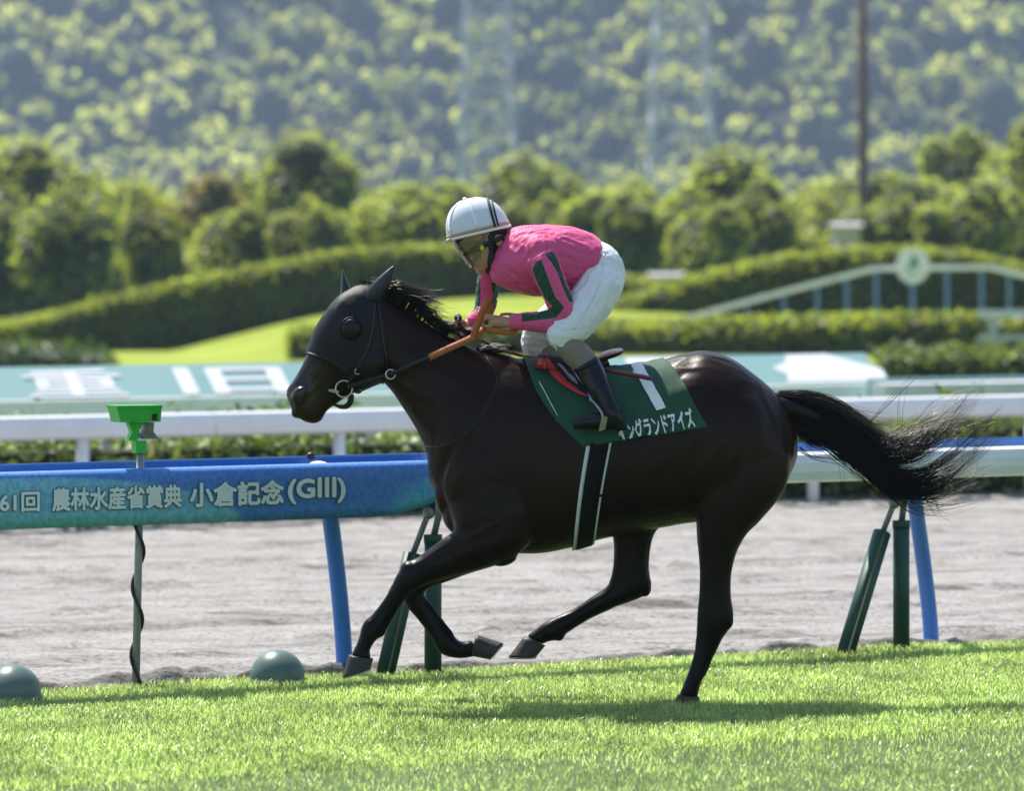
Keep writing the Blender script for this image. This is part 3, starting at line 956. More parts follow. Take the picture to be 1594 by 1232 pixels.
# ------------------------------------------------------------------ sloping green boards with white signs
def sloped_board():
    n = FN - 9.0
    zb = rail_sz(300, 617, n)[1]; zt0 = None
    # upper edge lies farther back: tilt 50 degrees
    dep = .40
    zt = rail_sz(300, 567, n - dep)[1]
    fac = zb - .16
    nz = Vector((0, 0, 1)).cross(SV)
    for (pa, pb, label) in ((-420, 700, 'long sloping green board with two big white characters, left of the horse'), (960, 1376, 'sloping green board with large white emblem, behind the horse rump')):
        sa, sb = rail_sz(pa, 600, n)[0], rail_sz(pb, 600, n)[0]
        t = empty('sloping_board', tuple(RP((sa + sb) / 2, n, 0)), label, 'board', 'sloping boards beyond the far rail')
        off = Vector(t.location)
        v, f = sweep_vf([(n, zb), (n - dep, zt), (n - dep - .05, zt - .03), (n - .03, zb - .05)], sa, sb)
        mk('panel', [Vector(p) - off for p in v], f, M_BOARD, t)
        v, f = sweep_vf([(n + .004, fac), (n + .05, fac), (n + .05, zb - .012), (n + .004, zb - .004)], sa, sb)
        mk('kerb', [Vector(p) - off for p in v], f, M_WHITE, t)
        k = 0
        s = sa + .3
        while s < sb:
            v, f = tube_vf([RP(s, n - .25, 0) - off, RP(s, n - .25, (zb + zt) / 2 - .04) - off], .04, 8); mk('support', v, f, M_STEEL, t); s += 2.4
        def on(s, u, lift=.006):
            nn_ = n - dep * u; z = zb + (zt - zb) * u
            sl_ = Vector((-NV.x * dep, -NV.y * dep, zt - zb)).normalized()
            up = SV.cross(sl_).normalized()
            if up.z < 0: up = -up
            return RP(s, nn_, z) + up * lift - off
        if pa < 0:
            for ch, x0, x1 in (('\u91cd', 52, 200), ('\u65e7', 292, 452)):
                V, F, LL, lo, hi = bold_text(ch, .022)
                U = (V - lo) / (hi - lo)
                s0, s1 = rail_sz(x0, 598, n)[0], rail_sz(x1, 598, n)[0]
                mk('character', [on(s0 + (s1 - s0) * p[0], .06 + .80 * p[1], .006 + .0006 * l) for p, l in zip(U, LL)], F, M_WHITE, t)
        else:
            em = [(1205, .55), (1232, .72), (1238, .97), (1300, .99), (1350, .62), (1374, .45), (1372, .05), (1215, .05), (1222, .3)]
            mk('emblem', [on(rail_sz(x, 585, n)[0] + .10, u) for x, u in em], [tuple(range(len(em)))[::-1]], M_WHITE, t)
            em = [(985, .98), (1120, .98), (1150, .5), (1165, .1), (985, .1)]
            mk('emblem', [on(rail_sz(x, 585, n)[0] + .10, u) for x, u in em], [tuple(range(len(em)))[::-1]], M_WHITE, t)
sloped_board()
def flat_kerb():
    n = FN - 8.4
    sa, sb = rail_sz(1378, 600, n)[0], rail_sz(1900, 600, n)[0]
    z = rail_sz(1480, 597, n)[1]
    t = empty('white_kerb', tuple(RP(sa, n, 0)), 'pale green and white kerb below the bright shrubs at right', 'kerb')
    off = Vector(t.location)
    v, f = sweep_vf([(n, 0), (n, z), (n - .3, z + .012), (n - .3, 0)], sa, sb)
    mk('kerb_block', [Vector(p) - off for p in v], f, M_WHITE2, t)
    v, f = sweep_vf([(n - .32, 0), (n - .32, z + .06), (n - .36, z + .06), (n - .36, 0)], sa, sb)
    mk('edging', [Vector(p) - off for p in v], f, M_BOARD, t)
flat_kerb()

# ================================================================== NEAR RUNNING RAIL
def banner_material():
    m, nt, b = new_mat('printed_banner')
    at_ = nd(nt, 'ShaderNodeAttribute'); at_.attribute_name = 'print'
    sx = nd(nt, 'ShaderNodeSeparateXYZ')
    nt.links.new(at_.outputs['Vector'], sx.inputs[0])
    no = nd(nt, 'ShaderNodeTexNoise'); no.inputs['Scale'].default_value = 45; no.inputs['Detail'].default_value = 5
    geo = nd(nt, 'ShaderNodeNewGeometry')
    nt.links.new(geo.outputs['Position'], no.inputs['Vector'])
    def mth(op, a, b_):
        q = nd(nt, 'ShaderNodeMath', operation=op)
        for i, x in enumerate((a, b_)):
            if isinstance(x, (int, float)): q.inputs[i].default_value = x
            else: nt.links.new(x, q.inputs[i])
        return q.outputs[0]
    def ell(cx, cz, rx, rz, soft=.05):
        dx = mth('DIVIDE', mth('SUBTRACT', sx.outputs[0], cx), rx); dz = mth('DIVIDE', mth('SUBTRACT', sx.outputs[1], cz), rz)
        r2 = mth('ADD', mth('MULTIPLY', dx, dx), mth('MULTIPLY', dz, dz))
        mr = nd(nt, 'ShaderNodeMapRange'); mr.inputs['From Min'].default_value = 1 + soft; mr.inputs['From Max'].default_value = 1 - soft
        nt.links.new(r2, mr.inputs['Value'])
        return mr.outputs[0]
    def mix(fac, a, col):
        q = nd(nt, 'ShaderNodeMixRGB')
        nt.links.new(fac, q.inputs[0])
        if isinstance(a, tuple): q.inputs[1].default_value = (*a, 1)
        else: nt.links.new(a, q.inputs[1])
        q.inputs[2].default_value = (*col, 1)
        return q.outputs[0]
    # coordinates: photo-measured run along the banner in metres / 0..1 up
    c = mix(ell(3.0, .1, 1.05, 1.1, .12), (.07, .22, .60), (.09, .38, .66))
    c = mix(ell(3.35, -.25, .75, .7, .3), c, (.05, .27, .62))
    c = mix(ell(.05, .0, 1.12, .93, .06), c, (.18, .46, .62))
    c = mix(ell(-.1, -.15, 1.1, .42, .3), c, (.15, .46, .52))
    mx = nd(nt, 'ShaderNodeMixRGB', blend_type='MULTIPLY'); mx.inputs[0].default_value = .65
    nt.links.new(c, mx.inputs[1]); nt.links.new(ramp(nt, no.outputs[0], [(.35, (.6, .68, .82)), (.65, (1.3, 1.25, 1.12))]), mx.inputs[2])
    nt.links.new(mx.outputs[0], b.inputs['Base Color'])
    b.inputs['Roughness'].default_value = .42
    return m
M_BANNER = banner_material()
M_LETTER = mat('lettering_pale', (0.76, 0.82, 0.82), 0.5, 0.05, 5)
M_LETOUT = mat('lettering_outline', (0.03, 0.17, 0.24), 0.5, 0.1, 5)
M_PAD = mat('green_padding', (0.008, 0.062, 0.042), 0.55, 0.15, 6, bump=.1, bscale=30)
M_PADSEAM = mat('padding_seam', (0.10, 0.12, 0.04), 0.6, 0.1, 6)
M_ROD = mat('steel_rod', (0.20, 0.22, 0.20), 0.45, 0.2, 20, metal=.5)
def running_rail():
    t = empty('running_rail', tuple(RP(0, 0, 0)), 'running rail between turf and dirt, blue printed cover at left, white at right', 'rail')
    off = Vector(t.location)
    s_end = rail_sz(674, 750)[0]
    s_left = rail_sz(0, 780)[0]
    prof = [(-.13, .86), (-.02, .845), (.022, .86), (.034, .90), (.034, .945), (.022, .985), (-.004, 1.0), (-.03, .998), (-.13, .985)]
    L = 3.05
    s = s_end + .01
    for k in range(4):
        v, f = sweep_vf(prof, s, s + L - .006); mk('beam', [Vector(p) - off for p in v], f, M_WHITE, t, False); s += L
    s = s_end
    for k in range(3):
        v, f = sweep_vf(prof, s - L + .006, s); mk('beam', [Vector(p) - off for p in v], f, M_BLUE_D, t, False); s -= L
    s = s_end - 3 * L
    for k in range(7):
        v, f = sweep_vf([(-.134, .87), (-.134, 1.032), (-.140, 1.04), (-.152, 1.04), (-.158, 1.03), (-.158, .87)], s, s + L - .006)
        mk('back_lip', [Vector(p) - off for p in v], f, M_BLUE_D, t); s += L
    # printed cover
    prof = [(-.06, 1.005), (-.01, 1.010), (.026, 1.003), (.041, .985), (.045, .94), (.044, .87), (.041, .80), (.036, .75)]
    sa = s_end - 5.2
    ns = 60
    V, UV = [], []
    for j in range(ns + 1):
        s = sa + (s_end + .015 - sa) * j / ns
        rise = .065 * max(0, 1 - (s_end - s) / .30) ** 1.6 if s > s_end - .3 else 0
        for (n, z) in prof:
            z2 = z if z > .93 else z + rise * (0.93 - z) / .18
            V.append(RP(s, n, z2) - off); UV.append((s - s_left, (z2 - .75) / .25, 0))
    m = len(prof)
    F = [(j * m + k + 1, (j + 1) * m + k + 1, (j + 1) * m + k, j * m + k) for j in range(ns) for k in range(m - 1)]
    o = mk('banner_cover', V, F, M_BANNER, t, True)
    at_ = o.data.attributes.new('print', 'FLOAT_VECTOR', 'POINT')
    at_.data.foreach_set('vector', np.array(UV, np.float32).ravel())
    md = o.modifiers.new('thick', 'SOLIDIFY'); md.thickness = .004; md.offset = -1
    def face_n(z):
        return float(np.interp(z, [p[1] for p in prof][::-1], [p[0] for p in prof][::-1]))
    def put(body, x0, y0, x1, y1, bold=.03):
        """lettering fitted between two measured corners: lower left, upper right"""
        s0, z0 = rail_sz(x0, y0, .045); s1, z1 = rail_sz(x1, y1, .045)
        for bo, lift, mt_, nm in ((bold + .045, .003, M_LETOUT, 'lettering_edge'), (bold, .008, M_LETTER, 'lettering')):
            V, F, LL, lo, hi = bold_text(body, bo)
            lo = lo - bold; hi = hi + bold
            U = (V - lo) / (hi - lo)
            pts = []
            for u, l in zip(U, LL):
                z = z0 + (z1 - z0) * u[1]
                pts.append(RP(s0 + (s1 - s0) * u[0], face_n(z) + lift + .0004 * l, z) - off)
            mk(nm, pts, F, mt_, o)
    put('\u7b2c61\u56de', -34, 800, 61, 764)
    put('\u8fb2\u6797\u6c34\u7523\u7701\u8cde\u5178', 80, 797, 282, 754, .034)
    put('\u5c0f\u5009\u8a18\u5ff5', 294, 791, 441, 747, .036)
    put('(G\u2162)', 447, 786, 537, 742, .036)
    # goose-neck posts
    for (xb, yb, xt, yt) in ((537, 1047, 508, 800), (1450, 992, 1418, 752)):
        g_ = ground(xb, yb); s0 = (g_ - E0).dot(SV); n0 = (g_ - E0).dot(NV)
        s1, z1 = rail_sz(xt, yt, -.07)
        pts = [RP(s0 + (s1 - s0) * u ** 1.7, n0 + (-.075 - n0) * u ** 2.0, -.05 + .95 * u) for u in (0, .15, .3, .45, .6, .75, .9, 1)]
        v, f = tube_vf([p - off for p in smooth_path(pts, 5)], .040, 16); mk('post', v, f, M_BLUE, t, True)
    # white latch on the back lip
    s_, z_ = rail_sz(497, 724, -.06)
    v, f = ellipsoid_vf(RP(s_, -.07, 1.0) - off, (.045, .03, .018)); mk('latch', v, f, M_WHITE, t, True)
    s_, z_ = rail_sz(485, 716, -.13)
    v, f = ellipsoid_vf(RP(s_, -.14, 1.04) - off, (.02, .02, .018)); mk('latch_pin', v, f, M_BLACK, t, True)
running_rail()
def padded_stand(px, label):
    """upright and raking padded legs under a rail joint; px of upright, raking top, raking foot"""
    xu, yu0, yu1, xa, ya, xb, yb, xk, yk = px
    base = ground(xu, yu1)
    t = empty('padded_stand', (base.x, base.y, 0), label, 'rail support', 'green padded supports under the running rail')
    off = Vector(t.location)
    top = at_y(xu, yu0, base.y)
    for nm, a, b, r_ in (('pad', Vector((base.x, base.y, -.03)), Vector((base.x + (top.x - base.x), base.y, top.z)), .0415),):
        v, f = tube_vf([a - off, b - off], r_, 20); mk(nm, v, f, M_PAD, t, True)
    g2 = ground(xb, yb); a2 = at_y(xa, ya, base.y - .02)
    p = (a2 - g2)
    v, f = tube_vf([g2 - p * .05 - off, a2 - off], .045, 20); mk('pad', v, f, M_PAD, t, True)
    w_ = (CAM - g2).normalized() * .0445 + Vector((.012, 0, 0))
    v, f = tube_vf([g2 + w_ - off, a2 + w_ - p * .02 - off], .006, 6); mk('seam', v, f, M_PADSEAM, t)
    kn = at_y(xk, yk, base.y - .01)
    v, f = tube_vf([a2 - p.normalized() * .02 - off, a2 * .3 + kn * .7 - off, kn - off], .015, 10); mk('rod', v, f, M_ROD, t, True)
    v, f = tube_vf([top - Vector((0, 0, .02)) - off, Vector((kn.x + .05, base.y, top.z + .10)) - off, Vector((kn.x + .05, base.y, .87)) - off], .017, 10); mk('rod', v, f, M_ROD, t, True)
    v, f = ellipsoid_vf(kn - off, (.028, .025, .028)); mk('clamp', v, f, M_ROD, t, True)
    v, f = tube_vf([top - Vector((0, 0, .035)) - off, top + Vector((0, 0, .004)) - off], .0445, 20); mk('pad_collar', v, f, M_PAD, t, True)
padded_stand((674, 834, 1046, 642, 862, 600, 1050, 667, 800), 'green padded support pair beside the front legs of the horse')
padded_stand((1403, 812, 1010, 1373, 830, 1316, 1018, 1392, 784), 'green padded support pair below the tail of the horse')

# green domes on the turf edge
M_DOME = mat('dome_plastic', (0.10, 0.16, 0.135), 0.38, 0.12, 6)
for px, py, lab in ((432, 1061, 'smooth grey green dome on the turf edge left of the blue post'), (20, 1086, 'smooth grey green dome cut by the left edge of the photo')):
    c = ground(px, py)
    r_ = .128
    V, F = [], []
    seg, rings = 36, 14
    for i in range(rings + 1):
        a = (math.pi / 2 + .35) * i / rings
        for k in range(seg):
            b = 2 * math.pi * k / seg
            V.append((math.sin(a) * math.cos(b) * r_ , math.sin(a) * math.sin(b) * r_, .022 + math.cos(a) * r_ * .98))
    for i in range(rings):
        for k in range(seg):
            k2 = (k + 1) % seg
            F.append((i * seg + k, (i + 1) * seg + k, (i + 1) * seg + k2, i * seg + k2))
    t = empty('marker_dome', (c.x, c.y, 0), lab, 'dome', 'domes along the turf edge')
    mk('shell', V, F, M_DOME, t, True)
    v, f = tube_vf([(0, 0, -.03), (0, 0, .012)], .135, 36); mk('base_ring', v, f, M_DOME, t, True)

# sensor post with bright green head
M_LIME = mat('lime_plastic', (0.035, 0.50, 0.05), 0.4, 0.06, 8)
M_GREYPOLE = mat('grey_pole', (0.30, 0.31, 0.29), 0.5, 0.15, 20, metal=.3)
def sensor_post():
    n = -.075
    s0, _ = rail_sz(211, 1060, n); s1, z1 = rail_sz(219, 690, n)
    b = RP(s0, n, -.04); tpt = RP(s1, n, z1)
    t = empty('sensor_post', (b.x, b.y, 0), 'grey post with lime green sensor head standing at the rail, left', 'sensor post')
    off = Vector(t.location)
    v, f = tube_vf([b - off, tpt - off], .0185, 14); mk('pole', v, f, M_GREYPOLE, t, True)
    pts = []
    for k in range(90):
        u = k / 89; p = b + (tpt - b) * (.02 + .66 * u); a = -u * 2 * math.pi * 2.4
        pts.append(p + Vector((math.cos(a) * .026, math.sin(a) * .026, 0)) - off)
    v, f = tube_vf(pts, .008, 6); mk('cable', v, f, M_BLACK, t, True)
    def pt(px, py, dn=0.0):
        s, z = rail_sz(px, py, n + dn); return RP(s, n + dn, z) - off
    def slab(name, poly, d0, d1, m_, parent=t):
        A = [pt(x, y, d1) for x, y in poly]; B = [p + NV * (d0 - d1) for p in A]
        k = len(poly)
        return mk(name, A + B, [tuple(range(k)), tuple(range(k, 2 * k))[::-1]] + [(i, k + i, k + (i + 1) % k, (i + 1) % k) for i in range(k)], m_, parent)
    hd = slab('sensor_head', [(182, 634), (252, 633), (250, 657), (188, 658)], -.06, .06, M_LIME)
    slab('rim', [(181, 632), (253, 631), (252.5, 635), (181.5, 636)], -.066, .066, M_LIME, hd)
    slab('window', [(237, 645), (245, 644), (245, 654), (237, 655)], .0605, .064, M_BLACK, hd)
    slab('bracket', [(200, 658), (224, 658), (216, 673), (218, 686), (200, 686), (206, 673)], -.02, .02, M_LIME)
    slab('sleeve', [(211, 686), (228, 686), (227, 706), (212, 706)], -.027, .027, M_LIME)
    slab('sleeve_band', [(214.5, 683.5), (228.5, 683.5), (228.5, 686.5), (214.5, 686.5)], -.028, .03, M_WHITE)
    slab('clamp', [(228, 658), (240, 658), (239, 672), (247, 683), (226, 684), (216, 677), (226, 671)], -.022, .03, M_ROD)
sensor_post()

# ================================================================== HORSE
PXM = 1 / 350.0
def P(px, py, y=0.0):
    return at_y(px, py, y)
class Loft:
    """smooth skin through cross-sections; each section is (edge A, edge B, half width px, depth m)"""
    def __init__(self, secs, pa=2.0, egg=0.0):
        A = []
        for s in secs:
            (ax, ay), (bx, by), hw, y = s[:4]
            A.append(list(P(ax, ay, y)) + list(P(bx, by, y)) + [hw * PXM])
        self.A = np.array(A); self.pa = pa; self.egg = egg
    def pts(self, T, TH, off=0.0):
        K = catmull_at(self.A, np.asarray(T, float))
        a, b, hw = K[:, :3], K[:, 3:6], K[:, 6:7]
        c = (a + b) / 2; h = (a - b) / 2
        L = np.linalg.norm(h, axis=1)[:, None] + 1e-9
        TH = np.asarray(TH, float)[:, None]
        ct, st = np.cos(TH), np.sin(TH)
        e = 2.0 / self.pa
        ct2 = np.sign(ct) * np.abs(ct) ** e; st2 = np.sign(st) * np.abs(st) ** e
        wfac = 1 - self.egg * ct2
        return c + h / L * (L + off) * ct2 + np.array([0, 1.0, 0]) * (hw * wfac + off) * st2
    def vf(self, nt=None, nth=28, t0=0, t1=None, off=0.0, cap=True):
        m = len(self.A)
        t1 = m - 1 if t1 is None else t1
        nt = nt or (m - 1) * 5 + 1
        T = np.linspace(t0, t1, nt)
        TH = np.linspace(0, 2 * np.pi, nth, endpoint=False)
        V = self.pts(np.repeat(T, nth), np.tile(TH, nt), off)
        F = [(i * nth + k, i * nth + (k + 1) % nth, (i + 1) * nth + (k + 1) % nth, (i + 1) * nth + k) for i in range(nt - 1) for k in range(nth)]
        V = [tuple(p) for p in V]
        if cap:
            V.append(tuple(np.mean(V[:nth], 0))); V.append(tuple(np.mean(V[(nt - 1) * nth:nt * nth], 0)))
            k0, k1 = len(V) - 2, len(V) - 1
            F += [(k0, (k + 1) % nth, k) for k in range(nth)] + [(k1, (nt - 1) * nth + k, (nt - 1) * nth + (k + 1) % nth) for k in range(nth)]
        return V, F
def nodes(lst):
    """centre-line form: (x, y, radius px, depth m[, half width px]) -> sections"""
    out = []
    n = len(lst)
    for i, q in enumerate(lst):
        x, y, r_, d = q[:4]; hw = q[4] if len(q) > 4 else r_
        a, b = lst[max(i - 1, 0)], lst[min(i + 1, n - 1)]
        tx, ty = b[0] - a[0], b[1] - a[1]
        L = math.hypot(tx, ty) or 1
        nx, ny = ty / L, -tx / L
        out.append(((x + nx * r_, y + ny * r_), (x - nx * r_, y - ny * r_), hw, d))
    return out
def fuse(name, vfs, voxel, material, parent=None, iters=4, factor=.5):
    """weld overlapping closed shells into one continuous skin"""
    v, f = merge(*vfs)
    o = mk(name, v, f)
    bm = bmesh.new(); bm.from_mesh(o.data)
    bmesh.ops.recalc_face_normals(bm, faces=bm.faces)
    bm.to_mesh(o.data); bm.free()
    m1 = o.modifiers.new('weld', 'REMESH'); m1.mode = 'VOXEL'; m1.voxel_size = voxel; m1.use_smooth_shade = True
    m2 = o.modifiers.new('soften', 'SMOOTH'); m2.iterations = iters; m2.factor = factor
    dg = bpy.context.evaluated_depsgraph_get()
    me = bpy.data.meshes.new_from_object(o.evaluated_get(dg))
    bpy.data.objects.remove(o)
    me.name = name
    me.polygons.foreach_set('use_smooth', np.ones(len(me.polygons), dtype=bool))
    me.materials.clear(); me.materials.append(material)
    o = bpy.data.objects.new(name, me); COL.objects.link(o); o.parent = parent
    return o
def bvh_of(*objs):
    V, F = [], []
    for o in objs:
        k = len(V)
        V += [tuple(v.co) for v in o.data.vertices]
        F += [tuple(i + k for i in p.vertices) for p in o.data.polygons]
    return BVHTree.FromPolygons(V, F)

def coat_material():
    m, nt, b = new_mat('horse_coat')
    tc = nd(nt, 'ShaderNodeTexCoord')
    sx = nd(nt, 'ShaderNodeSeparateXYZ'); nt.links.new(tc.outputs['Object'], sx.inputs[0])
    # dark bay: brown body, black points on the legs
    mr = nd(nt, 'ShaderNodeMapRange'); mr.inputs['From Min'].default_value = .42; mr.inputs['From Max'].default_value = .95
    nt.links.new(sx.outputs[2], mr.inputs['Value'])
    no = nd(nt, 'ShaderNodeTexNoise'); no.inputs['Scale'].default_value = 3; no.inputs['Detail'].default_value = 6
    nt.links.new(tc.outputs['Object'], no.inputs['Vector'])
    body = ramp(nt, no.outputs[0], [(.3, (.009, .0037, .0018)), (.7, (.021, .0078, .0033))])
    mx = nd(nt, 'ShaderNodeMixRGB'); nt.links.new(mr.outputs[0], mx.inputs[0]); mx.inputs[1].default_value = (.0035, .0028, .0025, 1); nt.links.new(body, mx.inputs[2])
    nt.links.new(mx.outputs[0], b.inputs['Base Color'])
    b.inputs['Roughness'].default_value = .33
    b.inputs['Specular IOR Level'].default_value = .14
        # sweaty, nearly bare skin on the muzzle
    am = nd(nt, 'ShaderNodeAttribute'); am.attribute_name = 'muzzle'
    for nm_, lo_, hi_ in (('Roughness', .33, .24), ('Specular IOR Level', .17, .55)):
        q_ = nd(nt, 'ShaderNodeMapRange'); q_.inputs['To Min'].default_value = lo_; q_.inputs['To Max'].default_value = hi_
        nt.links.new(am.outputs['Fac'], q_.inputs['Value']); nt.links.new(q_.outputs[0], b.inputs[nm_])
    # hair grain and veins
    mp = nd(nt, 'ShaderNodeMapping'); mp.inputs['Scale'].default_value = (60, 200, 260)
    nt.links.new(tc.outputs['Object'], mp.inputs[0])
    n2 = nd(nt, 'ShaderNodeTexNoise'); n2.inputs['Scale'].default_value = 1.0; n2.inputs['Detail'].default_value = 2
    nt.links.new(mp.outputs[0], n2.inputs['Vector'])
    n3 = nd(nt, 'ShaderNodeTexNoise'); n3.inputs['Scale'].default_value = 9; n3.inputs['Detail'].default_value = 3
    nt.links.new(tc.outputs['Object'], n3.inputs['Vector'])
    b1 = nd(nt, 'ShaderNodeBump'); b1.inputs['Strength'].default_value = .25; b1.inputs['Distance'].default_value = .003
    nt.links.new(n2.outputs[0], b1.inputs['Height'])
    b2 = nd(nt, 'ShaderNodeBump'); b2.inputs['Strength'].default_value = .2; b2.inputs['Distance'].default_value = .02
    nt.links.new(n3.outputs[0], b2.inputs['Height']); nt.links.new(b1.outputs[0], b2.inputs['Normal'])
    nt.links.new(b2.outputs[0], b.inputs['Normal'])
    return m
M_COAT = coat_material()
M_HAIR = mat('horse_hair', (0.004, 0.0033, 0.003), 0.4, 0.3, 30, spec=.25)
M_HAIR_TIP = mat('horse_hair_brown', (0.045, 0.028, 0.018), 0.4, 0.3, 30)
M_HOOF = mat('hoof_horn', (0.030, 0.027, 0.025), 0.55, 0.25, 20, bump=.3, bscale=80)
M_SHOE = mat('horseshoe_metal', (0.45, 0.44, 0.42), 0.4, 0.15, 30, metal=.7)

horse = empty('horse', (0, 0, 0), 'dark bay racehorse galloping left with black hood and flying tail', 'horse')
torso = Loft([((674, 712), (676, 748), 16, 0), ((684, 668), (688, 788), 44, 0), ((704, 630), (706, 818), 60, 0), ((735, 588), (738, 842), 70, 0), ((770, 563), (772, 856), 76, 0),
              ((802, 557), (805, 862), 80, 0), ((842, 563), (842, 862), 88, 0), ((885, 570), (885, 854), 96, 0), ((932, 573), (932, 841), 101, 0), ((985, 570), (982, 830), 103, 0),
              ((1030, 561), (1030, 822), 100, 0), ((1068, 551), (1070, 815), 97, 0), ((1100, 547), (1105, 812), 98, 0), ((1140, 560), (1145, 815), 95, 0),
              ((1180, 588), (1182, 795), 84, 0), ((1208, 613), (1212, 768), 66, 0), ((1230, 646), (1232, 735), 42, 0), ((1241, 680), (1241, 712), 16, 0)], 2.15, 0.10)
neck = Loft([((590, 452), (594, 592), 25, 0), ((612, 470), (612, 612), 27, 0), ((645, 492), (632, 641), 31, 0), ((690, 519), (651, 673), 40, 0), ((745, 546), (664, 705), 52, 0),
             ((800, 556), (676, 765), 64, 0), ((850, 590), (740, 800), 60, 0)], 2.1, 0.15)
HEAD = Loft([((606, 468), (612, 585), 22, 0), ((590, 449), (600, 592), 26, 0), ((563, 446), (588, 596), 31, 0), ((530, 462), (570, 604), 34, 0), ((508, 488), (550, 613), 33, 0), ((491, 515), (534, 622), 29, 0),
             ((480, 546), (521, 631), 24, 0), ((468, 573), (511, 638), 20, 0), ((456, 593), (505, 646), 20, 0), ((446, 608), (501, 654), 20, 0), ((448, 622), (490, 660), 18, 0), ((456, 642), (474, 657), 11, 0)], 2.25, 0.0)
NF = -.13; FF = .12
nf = Loft([((700, 730), (850, 770), 46, -.11), ((700, 790), (835, 830), 42, -.13), ((708, 824), (800, 868), 34, -.15), ((686, 842), (752, 886), 27, -.15), ((657, 864), (704, 899), 21, -.15),
           ((636, 876), (671, 908), 18, -.15), ((619, 894), (649, 918), 18.5, -.15), ((610, 912), (634, 929), 14, -.15), ((594, 939), (617, 952), 11, -.15), ((578, 959), (603, 972), 12, -.15),
           ((564, 973), (596, 986), 15.5, -.15), ((559, 992), (583, 1001), 13, -.15), ((552, 1010), (576, 1014), 13, -.15), ((545, 1021), (579, 1026), 15, -.15)])
ff = Loft(nodes([(775, 800, 55, .09, 40), (765, 842, 42, .12, 32), (715, 874, 24, .13, 24), (670, 897, 18, .13, 19), (648, 910, 18, .13, 18), (645, 932, 17, .13, 15), (660, 956, 13.5, .13, 11.5), (680, 983, 13, .13, 11.5),
                 (696, 1004, 17.5, .13, 15), (715, 1012.5, 13.5, .13, 13), (738, 1010, 13, .13, 13)]))
nh = Loft([((1085, 655), (1205, 660), 34, -.07), ((1070, 705), (1230, 705), 46, -.12), ((1072, 758), (1222, 760), 44, -.14), ((1083, 800), (1186, 808), 36, -.15), ((1086, 842), (1156, 840), 27, -.15),
           ((1089, 888), (1140, 886), 20, -.15), ((1088, 925), (1138, 925), 17.5, -.15), ((1085, 962), (1142, 964), 18, -.15), ((1084, 990), (1128, 990), 15, -.15), ((1081, 1015), (1114, 1014), 12, -.15),
           ((1073, 1042), (1101, 1042), 12, -.15), ((1065, 1063), (1091, 1064), 14.5, -.15), ((1059, 1080), (1087, 1083), 13.5, -.15), ((1055, 1088), (1086, 1090), 14, -.15)])
fh = Loft([((955, 740), (1110, 760), 50, .10), ((948, 795), (1062, 800), 40, .12), ((953, 832), (1024, 824), 27, .14), ((956, 857), (1012, 856), 22, .14), ((954, 886), (1010, 888), 19, .14),
           ((947, 910), (1014, 914), 18, .14), ((938, 919), (997, 931), 17, .14), ((919, 931), (950, 948), 14, .14), ((892, 949), (915, 966), 12, .14), ((864, 961), (886, 984), 13, .14), ((847, 970), (869, 996), 15.5, .14),
           ((834, 980), (851, 1000), 13, .14), ((819, 991), (847, 1004), 14, .14)])
def bump_at(px, py, y, ax, rot=0.0):
    return ellipsoid_vf(P(px, py, y), tuple(a * PXM for a in ax), 18, 12, Matrix.Rotation(rot, 3, 'Y'))
